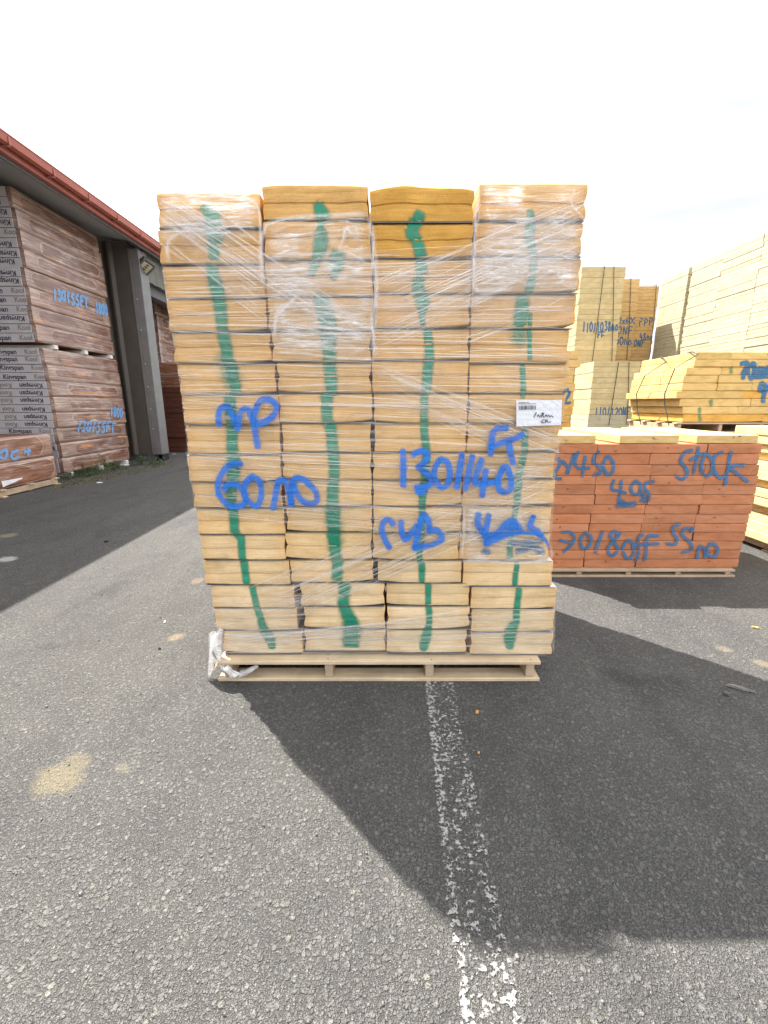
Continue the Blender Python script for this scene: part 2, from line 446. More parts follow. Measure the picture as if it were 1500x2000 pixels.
def mat_pack(name, inner, sheen):
    """Side of a film-wrapped pack: dark foam seen through a clear window, milky bunched film round it."""
    m, t, o = nt(name)
    uv = N(t, 'ShaderNodeUVMap', uv_map='UVMap').outputs[0]      # metres; x from -L/2..L/2, y -H/2..H/2
    info = N(t, 'ShaderNodeObjectInfo')
    att = N(t, 'ShaderNodeAttribute', attribute_name='mask').outputs['Fac']
    cb = N(t, 'ShaderNodeCombineXYZ')
    L(t, mth(t, 'MULTIPLY', info.outputs['Random'], 53.0), cb.inputs[0])
    L(t, mth(t, 'MULTIPLY', info.outputs['Random'], 31.0), cb.inputs[1])
    sh = N(t, 'ShaderNodeVectorMath', operation='ADD')
    L(t, uv, sh.inputs[0]); L(t, cb.outputs[0], sh.inputs[1])
    q = sh.outputs[0]
    bands = tex(t, q, 1.0, 5, 0.6, 0.3, (0.5, 26, 1))
    lines = tex(t, q, 1.0, 6, 0.65, 0.25, (1.0, 60, 1))
    cloud = tex(t, q, 1.0, 4, 0.6, 0.5, (2.2, 7, 1))
    foam = mixc(t, ramp(t, bands, [(0.3, 0.0), (0.7, 1.0)]), tuple(x * 0.78 for x in inner), tuple(x * 1.12 for x in inner))
    tone = mixc(t, info.outputs['Random'], (0.86, 0.84, 0.84), (1.12, 1.12, 1.12))
    foam = mixc(t, 1.0, foam, tone, 'MULTIPLY')
    orange = ramp(t, tex(t, q, 1.0, 3, 0.5, 0.3, (0.9, 9, 1)), [(0.60, 0.0), (0.68, 0.85)])
    foam = mixc(t, orange, foam, sheen)  # orange sheen of the film painted into the foam colour
    sp = N(t, 'ShaderNodeSeparateXYZ'); L(t, uv, sp.inputs[0])
    ed = mth(t, 'ADD', att, mth(t, 'MULTIPLY', mth(t, 'SUBTRACT', cloud, 0.5), 0.5))
    film = ramp(t, ed, [(0.30, 0.0), (0.39, 0.55), (0.47, 0.13), (1.0, 0.22)])
    st = ramp(t, lines, [(0.49, 0.0), (0.68, 0.85)])
    st = mixc(t, 1.0, st, ramp(t, cloud, [(0.35, 0.15), (0.7, 1.0)]), 'MULTIPLY')
    film = mixc(t, 1.0, film, st, 'ADD')
    film = mixc(t, 1.0, film, ramp(t, cloud, [(0.48, 0.0), (0.8, 0.30)]), 'ADD')
    c = mixc(t, film, foam, (0.68, 0.56, 0.49))
    nn = bump(t, mth(t, 'ADD', lines, mth(t, 'MULTIPLY', cloud, 0.6)), 0.7, 0.012)
    sh_ = principled(t, o, c, 0.26, nn, 0.0, 0.7)
    sh_.node.inputs['Coat Weight'].default_value = 0.6
    sh_.node.inputs['Coat Roughness'].default_value = 0.12
    L(t, bump(t, cloud, 0.35, 0.02), sh_.node.inputs['Coat Normal'])
    return m

STAINS = []
for (u, v, du, dv, k, colr) in [
        (112, 1522, 62, 34, 0.50, (0.30, 0.25, 0.155)), (150, 1490, 40, 20, 0.40, (0.30, 0.25, 0.16)),
        (342, 1245, 16, 10, 0.6, (0.34, 0.26, 0.18)), (386, 1134, 14, 7, 0.45, (0.34, 0.26, 0.18)),
        (15, 1046, 20, 5, 0.8, (0.33, 0.29, 0.21)), (14, 1092, 24, 6, 0.9, (0.55, 0.55, 0.55)),
        (240, 1500, 22, 9, 0.35, (0.28, 0.25, 0.18)), (1490, 1296, 20, 10, 0.45, (0.34, 0.28, 0.19)),
        (1415, 1268, 18, 8, 0.4, (0.32, 0.27, 0.19))]:
    c0 = on_z(u, v); c1 = on_z(u + du, v); c2 = on_z(u, v - dv)
    STAINS.append((c0.x, c0.y, abs(c1.x - c0.x), abs(c2.y - c0.y), R(-24), k, colr))

M = {}
M['asphalt'] = mat_asphalt()
M['line'] = mat_line_paint()
M['foam'] = mat_foam('yellow_foam')
M['foam_plain'] = mat_foam('board_foam', edge=False, streak=0.7)
M['foil'] = mat_plain('grey_foil_facing', (0.15, 0.155, 0.165), 0.45, 0.25, 0.2, 12.0, 0.3)
M['foil_white'] = mat_plain('white_facing', (0.62, 0.63, 0.66), 0.6, 0.0, 0.1, 12.0, 0.2)
M['green'] = mat_paint('green_spray', (0.010, 0.225, 0.135), (0.16, 0.86))
M['blue'] = mat_paint('blue_spray', (0.009, 0.125, 0.52), (0.10, 0.72), 0.3, True)
M['blue_dark'] = mat_paint('dull_blue_spray', (0.040, 0.135, 0.28))
M['blue_pale'] = mat_paint('pale_blue_spray', (0.16, 0.34, 0.66))
M['pallet'] = mat_wood('pallet_pine', (0.52, 0.39, 0.245), (0.71, 0.585, 0.41))
M['nail'] = mat_plain('rusty_nail', (0.07, 0.05, 0.04), 0.7, 0.3, 0.1)
M['pallet_dark'] = mat_wood('pallet_pine_aged', (0.42, 0.31, 0.21), (0.52, 0.40, 0.28))
M['film'] = mat_film('stretch_film', 0.02, 0.62, 1.1, 70.0, 0.0, 0.53, 0.70)
M['film_diag'] = mat_film('stretch_film_pulled', 0.02, 0.80, 0.6, 58.0, 0.0, 0.515, 0.67)
M['film_loose'] = mat_film('stretch_film_loose', 0.08, 0.22, 2.6, 22.0, 0.45, 0.54, 0.76)
M['film_bunch'] = mat_film('stretch_film_bunched', 0.42, 0.7, 9.0, 40.0, 0.45, 0.42, 0.66)
M['pen'] = mat_paint('pen_ink', (0.03, 0.025, 0.022), (0.05, 0.4), 0.0)
M['pencil'] = mat_paint('pencil_mark', (0.10, 0.05, 0.03), (0.10, 0.9), 0.0)
M['rear_blue'] = mat_paint('navy_spray', (0.040, 0.12, 0.25))
M['paper'] = mat_plain('label_paper', (0.74, 0.76, 0.82), 0.8, 0, 0.05, 20.0, 0.6)
M['ink'] = mat_plain('black_ink', (0.02, 0.02, 0.022), 0.6, 0, 0.1)
M['strap'] = mat_plain('black_strap', (0.025, 0.027, 0.03), 0.5, 0, 0.1)
M['clad'] = mat_plain('grey_cladding', (0.105, 0.105, 0.110), 0.5, 0.2, 0.12, 2.0, 0.1)
M['clad_dark'] = mat_plain('dark_brown_cladding', (0.082, 0.071, 0.062), 0.55, 0.1, 0.15, 3.0, 0.12)
M['clad_green'] = mat_plain('olive_grey_cladding', (0.155, 0.155, 0.135), 0.6, 0.1, 0.15, 3.0, 0.12)
M['galv'] = mat_plain('galvanised_trim', (0.18, 0.178, 0.178), 0.40, 0.3, 0.15, 5.0, 0.1)
M['red'] = mat_plain('red_gutter', (0.36, 0.105, 0.075), 0.45, 0.0, 0.12, 3.0, 0.05)
M['red_pale'] = mat_plain('red_fascia', (0.40, 0.135, 0.115), 0.5, 0.0, 0.12, 3.0, 0.05)
M['soffit'] = mat_plain('grey_roof_lining', (0.48, 0.49, 0.50), 0.6, 0.0, 0.08, 1.5, 0.05)
M['dark'] = mat_plain('black_void', (0.012, 0.012, 0.012), 0.8, 0, 0.1)
M['rivet'] = mat_plain('bright_rivet', (0.7, 0.7, 0.7), 0.35, 0.8, 0.05)
M['lens'] = mat_plain('lamp_lens', (0.62, 0.58, 0.40), 0.25, 0.0, 0.12, 30.0, 0.3)
M['lamp_body'] = mat_plain('lamp_housing', (0.05, 0.05, 0.055), 0.45, 0.2, 0.1)
M['pack'] = mat_pack('wrapped_foam_pack', (0.185, 0.076, 0.046), (0.56, 0.21, 0.045))
M['pack_red'] = mat_pack('wrapped_rust_pack', (0.235, 0.078, 0.030), (0.58, 0.20, 0.04))
M['pack_plain'] = mat_plain('pack_brown_foam', (0.17, 0.075, 0.048), 0.75, 0, 0.2, 5.0, 0.3)
M['print_white'] = mat_plain('printed_edge_tape', (0.52, 0.50, 0.52), 0.6, 0, 0.08, 6.0, 0.2)
M['print_ink'] = mat_plain('navy_print', (0.035, 0.03, 0.07), 0.7, 0, 0.1)
M['print_tan'] = mat_plain('tan_print', (0.27, 0.22, 0.20), 0.7, 0, 0.1)
M['white_foam'] = mat_plain('white_polystyrene', (0.72, 0.72, 0.70), 0.85, 0, 0.06, 20.0, 0.3)
M['leaf'] = mat_plain('weed_leaf', (0.075, 0.115, 0.040), 0.6, 0, 0.3, 20.0, 0.1)
M['leaf_dry'] = mat_plain('dry_moss', (0.14, 0.13, 0.055), 0.8, 0, 0.3, 20.0, 0.1)
M['grit'] = mat_plain('grit_stone', (0.165, 0.16, 0.152), 0.9, 0, 0.45, 90.0, 0.3)
M['stone'] = mat_plain('loose_stone', (0.20, 0.19, 0.17), 0.9, 0, 0.2, 60.0, 0.5)
M['crumb'] = mat_plain('foam_crumb', (0.62, 0.36, 0.11), 0.9, 0, 0.2, 60.0, 0.5)
M['scrap'] = mat_plain('paper_scrap', (0.70, 0.70, 0.70), 0.8, 0, 0.1, 20.0, 0.2)

# ---------------------------------------------------------------- mesh helpers
class MB:
    def __init__(self):
        self.v, self.f, self.m, self.a, self.uv = [], [], [], [], []
    def vert(self, p, a=1.0, uv=(0.0, 0.0)):
        self.v.append(tuple(p)); self.a.append(a); self.uv.append(uv)
        return len(self.v) - 1
    def face(self, idx, mat=0):
        self.f.append(tuple(idx)); self.m.append(mat)
    def box(self, x0, x1, y0, y1, z0, z1, mat=0, bev=0.0):
        """A box; with bev > 0 its edges are chamfered."""
        b = min(bev, (x1 - x0) * 0.45, (y1 - y0) * 0.45, (z1 - z0) * 0.45)
        if b <= 0:
            c = [self.vert(p) for p in ((x0, y0, z0), (x1, y0, z0), (x1, y1, z0), (x0, y1, z0), (x0, y0, z1), (x1, y0, z1), (x1, y1, z1), (x0, y1, z1))]
            for q in ((0, 3, 2, 1), (4, 5, 6, 7), (0, 1, 5, 4), (1, 2, 6, 5), (2, 3, 7, 6), (3, 0, 4, 7)):
                self.face([c[i] for i in q], mat)
            return
        rings = []
        for (z, i) in ((z0, b), (z0 + b, 0), (z1 - b, 0), (z1, b)):
            xa, xb, ya, yb = x0 + i, x1 - i, y0 + i, y1 - i
            pts = [(xa + b, ya), (xb - b, ya), (xb, ya + b), (xb, yb - b), (xb - b, yb), (xa + b, yb), (xa, yb - b), (xa, ya + b)]
            rings.append([self.vert((p[0], p[1], z)) for p in pts])
        for r0, r1 in zip(rings, rings[1:]):
            for i in range(8):
                j = (i + 1) % 8
                self.face((r0[i], r0[j], r1[j], r1[i]), mat)
        self.face(list(reversed(rings[0])), mat); self.face(rings[-1], mat)
    def tube(self, pts, r, n=8, mat=0):
        pts = [Vector(p) for p in pts]
        rings = []
        for i, p in enumerate(pts):
            d = (pts[min(i + 1, len(pts) - 1)] - pts[max(i - 1, 0)]).normalized()
            s = d.cross(Vector((0, 0, 1)) if abs(d.z) < 0.9 else Vector((1, 0, 0))).normalized()
            w = d.cross(s)
            rr = r[i] if isinstance(r, (list, tuple)) else r
            rings.append([self.vert(p + s * (rr * math.cos(2 * math.pi * k / n)) + w * (rr * math.sin(2 * math.pi * k / n))) for k in range(n)])
        for a, b in zip(rings, rings[1:]):
            for k in range(n):
                j = (k + 1) % n
                self.face((a[k], a[j], b[j], b[k]), mat)
        self.face(list(reversed(rings[0])), mat); self.face(rings[-1], mat)
    def grid(self, fn, nu, nv, mat=0, flip=False):
        """fn(i/nu, j/nv) -> (point, mask, uv)"""
        ids = []
        for j in range(nv + 1):
            row = []
            for i in range(nu + 1):
                p, a, uv = fn(i / nu, j / nv)
                row.append(self.vert(p, a, uv))
            ids.append(row)
        for j in range(nv):
            for i in range(nu):
                q = (ids[j][i], ids[j][i + 1], ids[j + 1][i + 1], ids[j + 1][i])
                self.face(tuple(reversed(q)) if flip else q, mat)
    def quads(self, qs, mat=0):
        """qs: list of 4-tuples of (point, mask)"""
        for q in qs:
            self.face([self.vert(p, a) for p, a in q], mat)
    def build(self, name, mats, parent=None, loc=None, smooth=False, color=None):
        me = bpy.data.meshes.new(name)
        o3 = Vector(loc) if loc is not None else Vector((0, 0, 0))
        me.from_pydata([(p[0] - o3.x, p[1] - o3.y, p[2] - o3.z) for p in self.v], [], self.f)
        for mm in (mats if isinstance(mats, (list, tuple)) else [mats]):
            me.materials.append(M[mm])
        me.polygons.foreach_set('material_index', self.m)
        if smooth:
            me.polygons.foreach_set('use_smooth', [True] * len(self.f))
        at = me.attributes.new('mask', 'FLOAT', 'POINT')
        at.data.foreach_set('value', self.a)
        ul = me.uv_layers.new(name='UVMap')
        flat = []
        for f in self.f:
            for i in f:
                flat.extend(self.uv[i])
        ul.data.foreach_set('uv', flat)
        me.update()
        o = bpy.data.objects.new(name, me)
        COL.objects.link(o)
        if parent is not None:
            o.parent = parent
            o.location = o3 - WORLD.get(parent.name, Vector((0, 0, 0)))
        else:
            o.location = o3
        WORLD[o.name] = o3.copy()
        if color is not None:
            o.color = (color[0], color[1], color[2], 1.0)
        return o
WORLD = {}
def tag(o, label=None, cat=None, group=None, kind=None):
    if label: o['label'] = label
    if cat: o['category'] = cat
    if group: o['group'] = group
    if kind: o['kind'] = kind
    return o
def thing(name, loc, label, cat, group=None):
    o = bpy.data.objects.new(name, None)
    COL.objects.link(o)
    o.location = loc
    o.empty_display_size = 0.1
    WORLD[o.name] = Vector(loc)
    return tag(o, label, cat, group)
def nz(x, y, z=0.0):
    return mnoise.noise(Vector((x, y, z)))
ORD = ['topmost', 'second', 'third', 'fourth', 'fifth', 'sixth', 'seventh', 'eighth', 'ninth', 'tenth', 'eleventh', 'twelfth', 'thirteenth', 'fourteenth', 'fifteenth', 'sixteenth', 'seventeenth', 'eighteenth', 'nineteenth', 'twentieth']
def ordinal(n):
    """1-based"""
    ones = ['', 'first', 'second', 'third', 'fourth', 'fifth', 'sixth', 'seventh', 'eighth', 'ninth']
    if n < 20:
        return 'first' if n == 1 else ORD[n - 1]
    tens = {2: 'twent', 3: 'thirt', 4: 'fort', 5: 'fift', 6: 'sixt', 7: 'sevent'}[n // 10]
    return tens + 'ieth' if n % 10 == 0 else tens + 'y-' + ones[n % 10]

# ---- spray strokes -------------------------------------------------------------
def smooth_line(pts, step):
    """Catmull-Rom through (a, b, w) points, resampled at about `step`."""
    P = [pts[0]] + list(pts) + [pts[-1]]
    out = []
    for i in range(1, len(P) - 2):
        p0, p1, p2, p3 = P[i - 1], P[i], P[i + 1], P[i + 2]
        d = math.hypot(p2[0] - p1[0], p2[1] - p1[1])
        n = max(2, int(d / step))
        for k in range(n):
            s = k / n
            out.append(tuple(0.5 * ((2 * p1[c]) + (-p0[c] + p2[c]) * s + (2 * p0[c] - 5 * p1[c] + 4 * p2[c] - p3[c]) * s * s + (-p0[c] + 3 * p1[c] - 3 * p2[c] + p3[c]) * s ** 3) for c in range(3)))
    out.append(tuple(pts[-1]))
    return out
PROF = [(-1.15, 0.0), (-0.78, 0.35), (-0.45, 0.9), (0.0, 1.0), (0.45, 0.9), (0.78, 0.35), (1.15, 0.0)]
PROF_SOFT = [(-1.0, 0.0), (-0.66, 0.22), (-0.33, 0.5), (0.0, 0.62), (0.33, 0.5), (0.66, 0.22), (1.0, 0.0)]
def ribbon(pts, step=0.008, soft=False, spread=1.35):
    """(a, b, w) in plane metres -> quads of ((a, b, layer), mask)."""
    line = smooth_line(pts, step)
    w0, w1 = line[0][2], line[-1][2]
    def ext(p, q, w):
        d = math.hypot(p[0] - q[0], p[1] - q[1]) or 1.0
        return (p[0] + (p[0] - q[0]) / d * w * 0.5, p[1] + (p[1] - q[1]) / d * w * 0.5, w * 0.8)
    line = [ext(line[0], line[1], w0)] + line + [ext(line[-1], line[-2], w1)]
    prof = PROF_SOFT if soft else PROF
    rows = []
    for i, p in enumerate(line):
        q0, q1 = line[max(i - 1, 0)], line[min(i + 1, len(line) - 1)]
        dx, dy = q1[0] - q0[0], q1[1] - q0[1]
        d = math.hypot(dx, dy) or 1.0
        nx, ny = -dy / d, dx / d
        e = 0.0 if i in (0, len(line) - 1) else 1.0
        rows.append([((p[0] + nx * p[2] * 0.5 * spread * s, p[1] + ny * p[2] * 0.5 * spread * s, i * 1e-5), a * e) for s, a in prof])
    qs = []
    for r0, r1 in zip(rows, rows[1:]):
        for k in range(len(prof) - 1):
            qs.append((r0[k], r0[k + 1], r1[k + 1], r1[k]))
    return qs
def px_strokes(strokes, Y, w, ox=0, oy=0, s=1.0, step=0.008, soft=False, sgn=1):
    """strokes: lists of (u, v[, width factor]) in zoomed pixels -> ribbon quads on the plane y = Y."""
    qs = []
    for k, st in enumerate(strokes):
        pts = []
        for p in st:
            c = on_y(ox + p[0] / s, oy + p[1] / s, Y)
            pts.append((c.x, c.z, w * (p[2] if len(p) > 2 else 1.0)))
        q = ribbon(pts, step, soft)
        qs += [tuple(((a[0], a[1], a[2] + k * 4e-4), m) for a, m in quad) for quad in q]
    return qs
FONT = {
 '0': [[(.5, 1), (.15, .75), (.1, .35), (.4, 0), (.8, .2), (.9, .65), (.55, 1)]], '1': [[(.55, 1), (.5, .5), (.45, 0)]],
 '2': [[(.15, .8), (.5, 1), (.85, .75), (.5, .35), (.1, .05), (.9, .05)]], '3': [[(.2, .95), (.75, .95), (.5, .58), (.85, .3), (.5, 0), (.15, .08)]],
 '4': [[(.35, 1), (.15, .4), (.9, .4)], [(.7, .75), (.6, -.1)]], '5': [[(.85, 1), (.3, .95), (.25, .6), (.75, .5), (.75, .1), (.15, 0)]],
 '6': [[(.75, 1), (.25, .6), (.15, .2), (.5, 0), (.85, .25), (.5, .5), (.2, .3)]], '7': [[(.1, .95), (.9, .95), (.45, 0)]],
 '8': [[(.75, .85), (.4, 1), (.25, .75), (.75, .35), (.6, 0), (.2, .1), (.35, .5), (.75, .85)]], '9': [[(.8, .75), (.4, 1), (.2, .65), (.75, .6), (.8, .8), (.6, 0)]],
 '/': [[(.7, 1), (.3, 0)]], 'x': [[(.1, .65), (.85, 0)], [(.85, .7), (.1, 0)]], 'N': [[(.15, 0), (.2, 1), (.75, 0), (.9, 1)]],
 'F': [[(.2, 0), (.3, 1), (.95, .98)], [(.22, .5), (.8, .55)]], 'n': [[(.15, 0), (.2, .6), (.5, .62), (.75, .3), (.8, 0)]],
 'o': [[(.5, .6), (.15, .35), (.4, 0), (.85, .2), (.7, .55), (.45, .6)]], 'P': [[(.2, 0), (.28, 1), (.85, .85), (.7, .5), (.25, .5)]],
 'O': [[(.5, 1), (.12, .6), (.35, 0), (.85, .3), (.75, .9), (.45, 1)]], 'm': [[(.05, 0), (.12, .6), (.4, .55), (.45, 0)], [(.45, .45), (.75, .6), (.9, 0)]],
 'T': [[(.05, .95), (.95, 1)], [(.5, .97), (.45, 0)]], 'S': [[(.85, .9), (.4, 1), (.2, .7), (.75, .4), (.6, .02), (.1, .08)]], 'D': [[(.2, 0), (.2, 1), (.85, .6), (.6, .05), (.2, 0)]],
}
def text_strokes(s, u0, u1, vb, h, slant=0.12, wob=0.05, seed=1):
    """Hand-sprayed text in photo pixels: baseline vb, cap height h, from u0 to u1."""
    rg = random.Random(seed)
    cw = (u1 - u0) / len(s)
    out = []
    for i, ch in enumerate(s):
        for st in FONT.get(ch, []):
            dy = rg.uniform(-wob, wob) * h
            out.append([(u0 + cw * (i + 0.06 + 0.86 * a + slant * b), vb + dy - b * h) for a, b in st])
    return out

# ---------------------------------------------------------------- foam boards
class Board:
    """One foam board seen from its end: x0..x1, z0..z1 at front plane y, depth d."""
    def __init__(self, x0, x1, z0, z1, y, d, plies=1, seed=0, color=(0.7, 0.5, 0.25), lift=(0, 0), rough=1.0):
        self.x0, self.x1, self.z0, self.z1, self.y, self.d = x0, x1, z0, z1, y, d
        self.plies, self.seed, self.color, self.lift, self.rough = plies, seed, color, lift, rough
        self.paint = []
        self.crown = 0.0
        rg = random.Random(seed)
        self.k = [rg.uniform(-1, 1) for _ in range(8)]
        self.dent = [(rg.uniform(-.5, .5), rg.uniform(0, 1), rg.uniform(.02, .06), rg.uniform(.003, .009)) for _ in range(rg.choice((0, 0, 1, 1, 2)))]
    def prof(self, t):
        """recess of the front face at height fraction t"""
        def lerp(tab):
            for (a, p), (b, q) in zip(tab, tab[1:]):
                if t <= b:
                    return p + (q - p) * (t - a) / (b - a)
            return tab[-1][1]
        e = 0.006 * self.rough
        if self.plies == 2:
            k = 0.5 + 0.05 * self.k[4]
            return lerp([(0, e), (0.04, 0.0015), (0.2, 0.0), (k - 0.12, 0.0030), (k - 0.04, 0.0045), (k, 0.0058), (k + 0.025, 0.001), (k + 0.12, 0.0), (0.88, 0.002), (0.96, 0.006), (1, e + 0.006)])
        return lerp([(0, e), (0.07, 0.0008), (0.5, 0.0), (0.93, 0.001), (1, e)])
    def front(self, x, t):
        k = self.k
        w = self.x1 - self.x0
        xc = (x - (self.x0 + self.x1) / 2) / w
        s = self.seed * 1.37
        y = self.prof(t) + 0.004
        y += 0.0028 * self.rough * nz(x * 7 + s, t * 2.2 + s, s) + 0.0013 * self.rough * nz(x * 28 + s, t * 6, s)
        y += (0.0055 if self.plies == 2 else 0.004) * (k[0] * xc + 0.5 * k[1] * (t - .5)) * self.rough
        for (dx, dt, dr, dd) in self.dent:
            q = ((xc - dx) * w / dr) ** 2 + ((t - dt) * (self.z1 - self.z0) / dr) ** 2
            y += dd * math.exp(-q)
        e = abs(xc) - 0.5 + 0.012 / w
        if e > 0:
            y += 0.003 * (e * w / 0.012) ** 2
        return self.y + y
    def zat(self, x, t):
        w = self.x1 - self.x0
        f = (x - self.x0) / w
        s = self.seed * 0.77
        lo = self.z0 + self.lift[0] * max(0, 1 - f * 2.2) ** 2 + self.lift[1] * max(0, f * 2.2 - 1.2) ** 2
        lo += 0.0016 * self.rough * (nz(x * 9, s, 3.3) + 0.6 * nz(x * 33, s, 1.3)) + 0.001
        hi = self.z1 + 0.0022 * self.rough * (nz(x * 7, s, 9.1) + 0.6 * nz(x * 30, s, 7.7)) - 0.0026
        if self.crown:
            f2 = (f - 0.5) * 2
            hi += self.crown * (0.35 - 0.8 * abs(f2) ** 3 + 0.5 * nz(x * 6, s, 2.2))
        if self.plies == 2:
            t = t + 0.055 * math.sin(math.pi * t) * (nz(x * 5 + s, s * 2.1, 4.0) + 0.5 * nz(x * 14, s, 6.0))
        return lo + (hi - lo) * t
    def rows(self):
        if self.plies == 2:
            k = 0.5 + 0.05 * self.k[4]
            return [0, .04, .12, .25, k - .12, k - .04, k, k + .025, k + .12, .75, .88, .96, 1]
        return [0, .07, .3, .6, .93, 1]
    def build(self, name, mats, nx=None):
        mb = MB()
        w = self.x1 - self.x0
        nx = nx or max(4, int(w / 0.025))
        rows = self.rows()
        rings = []
        s = self.seed * 0.9
        for t in rows:
            ring = []
            pin = self.prof(t)
            pend = pin * 0.8
            if self.plies == 2:
                pend = 0.0025 * (t in (0, 1)) + (0.006 + 0.005 * self.k[5]) * max(0, 1 - abs(t - 0.5) / 0.3) ** 1.5
            for i in range(nx + 1):
                f = i / nx
                x = self.x0 + w * f
                inset = pend if i in (0, nx) else 0.0
                xi = x + (inset if i == 0 else -inset if i == nx else 0) + (0.002 * nz(t * 4, s + i, 1.0) * self.rough if i in (0, nx) else 0)
                ring.append(mb.vert((xi, self.front(x, t), self.zat(x, t))))
            for yy in (0.06, 0.3, 0.7):
                xr = self.x1 - pend * 0.9 + 0.0025 * nz(yy * 8, t * 3, s) * self.rough - 0.001
                ring.append(mb.vert((xr, self.y + self.d * yy, self.zat(self.x1, t))))
            ring.append(mb.vert((self.x1 - pin, self.y + self.d, self.zat(self.x1, t))))
            ring.append(mb.vert((self.x0 + pin, self.y + self.d, self.zat(self.x0, t))))
            for yy in (0.7, 0.3, 0.06):
                xl = self.x0 + pend * 0.9 + 0.0025 * nz(yy * 8, t * 3, s + 5) * self.rough + 0.001
                ring.append(mb.vert((xl, self.y + self.d * yy, self.zat(self.x0, t))))
            rings.append(ring)
        n = len(rings[0])
        for a, b in zip(rings, rings[1:]):
            for i in range(n):
                j = (i + 1) % n
                mb.face((a[i], a[j], b[j], b[i]), 0)
        # caps: strips from the front edge back to the rear edge
        for ring, up in ((rings[0], False), (rings[-1], True)):
            fr = ring[:nx + 1]
            rr, rb, lb, ll = ring[nx + 1:nx + 4], ring[nx + 4], ring[nx + 5], ring[nx + 6:]
            poly = fr + rr + [rb, lb] + ll
            mb.face(poly if up else list(reversed(poly)), 0)
        mi = {}
        slots = [mats]
        for mat, qs in self.paint:
            if mat not in mi:
                slots.append(mat); mi[mat] = len(slots) - 1
            for q in qs:
                pts = []
                for (a, b, lay), mk in q:
                    x = min(max(a, self.x0 + .001), self.x1 - .001)
                    z = min(max(b, self.z0), self.z1)
                    t = (z - self.z0) / (self.z1 - self.z0)
                    pts.append(((a, self.front(x, t) - 0.0022 - lay, b), mk))
                mb.quads([pts], mi[mat])
        loc = ((self.x0 + self.x1) / 2, self.y + self.d / 2, self.z0)
        self.ob = mb.build(name, slots, None, loc, False, self.color)
        # smooth the foam skin only softly: flat facets read as cut foam
        return self.ob
    def facing(self, top=True, over=0.003, mat='foil'):
        mb = MB()
        w = self.x1 - self.x0
        nx = 10
        zz = self.z1 - 0.0013 if top else self.z0 - 0.0003
        s = self.seed + (3 if top else 8)
        fr0, fr1, bk0, bk1 = [], [], [], []
        for i in range(nx + 1):
            x = self.x0 + 0.004 + (w - 0.008) * i / nx
            y = self.y - over * (0.5 + 0.5 * nz(x * 8, s)) + 0.003
            fr0.append(mb.vert((x, y, zz))); fr1.append(mb.vert((x, y, zz + 0.0011)))
            bk0.append(mb.vert((x, self.y + self.d, zz))); bk1.append(mb.vert((x, self.y + self.d, zz + 0.0011)))
        for i in range(nx):
            mb.face((fr0[i], fr0[i + 1], fr1[i + 1], fr1[i])); mb.face((fr1[i], fr1[i + 1], bk1[i + 1], bk1[i]))
            mb.face((fr0[i + 1], fr0[i], bk0[i], bk0[i + 1])); mb.face((bk0[i + 1], bk0[i], bk1[i], bk1[i + 1]))
        mb.face((fr0[0], fr1[0], bk1[0], bk0[0])); mb.face((fr1[-1], fr0[-1], bk0[-1], bk1[-1]))
        return mb.build('foil_facing', mat, self.ob, self.ob.location)
def spray(boards, mat, qs):
    """give every quad of a stroke to the board it lies on"""
    for b in boards:
        mine = []
        for q in qs:
            cx = sum(p[0][0] for p in q) / 4; cz = sum(p[0][1] for p in q) / 4
            if b.x0 <= cx < b.x1 and b.z0 <= cz < b.z1:
                mine.append(q)
        if mine:
            b.paint.append((mat, mine))

# ================================================================ THE GROUND
mb = MB()
mb.face([mb.vert(p) for p in ((-400, -400, 0), (400, -400, 0), (400, 400, 0), (-400, 400, 0))])
tag(mb.build('ground', 'asphalt'), kind='structure')
# worn white bay line running under the load
mb = MB()
pa, pb = on_z(855, 1325), on_z(960, 1995)
dirv = (pa - pb).normalized()
def line_pt(s, q):
    p = pb + dirv * s
    n = Vector((dirv.y, -dirv.x, 0))
    return p + n * q
def line_fn(i, j):
    s = -0.6 + 5.2 * j
    q = (i - 0.5) * 0.158
    e = abs(i - 0.5) * 2
    a = 0.0 if e > 0.99 else (0.24 if 0.60 < e < 0.95 else 0.13 + 0.10 * nz(s * 3.0, i * 3, 1.5))
    if i < 0.5 and 0.60 < e < 0.95:
        a = 0.36
    a = max(a + 0.10 * nz(s * 2.2, i * 2, 7.0), 0.03) if e <= 0.99 else 0.0
    p = line_pt(s, q + 0.006 * nz(s * 5, i * 2))
    return (p.x, p.y, 0.004), a, (i, j)
mb.grid(line_fn, 16, 60)
tag(mb.build('painted_line', 'line'), kind='structure')

# ================================================================ THE STORAGE SHED (left)
shed = thing('storage_shed', (-8.0, 11.6, 0), 'open-sided grey storage shed with red gutter at left', 'shed')
EX = -5.6                                   # eave line
mb = MB()
sl = 0.17                                   # roof slope, rising inwards
def roof_slab(mb, x0, x1, y0, y1, zb, th):
    za, zc = zb, zb + (x1 - x0) * sl
    # x1 is the eave (larger x), x0 inside
    v = [mb.vert(p) for p in ((x1, y0, za), (x1, y1, za), (x0, y1, zc), (x0, y0, zc), (x1, y0, za + th), (x1, y1, za + th), (x0, y1, zc + th), (x0, y0, zc + th))]
    for q in ((0, 1, 2, 3), (7, 6, 5, 4), (0, 4, 5, 1), (1, 5, 6, 2), (2, 6, 7, 3), (3, 7, 4, 0)):
        mb.face([v[i] for i in q])
roof_slab(mb, -16.0, EX - 0.12, -12.0, 26.0, 5.16, 0.10)
mb.build('roof', 'soffit', shed)
mb = MB()
mb.box(EX - 0.115, EX - 0.02, -12, 26, 5.07, 5.24, 0, 0.01)
mb.build('fascia', 'red_pale', shed)
mb = MB()                                   # gutter: an open half-round-ish channel seen from below
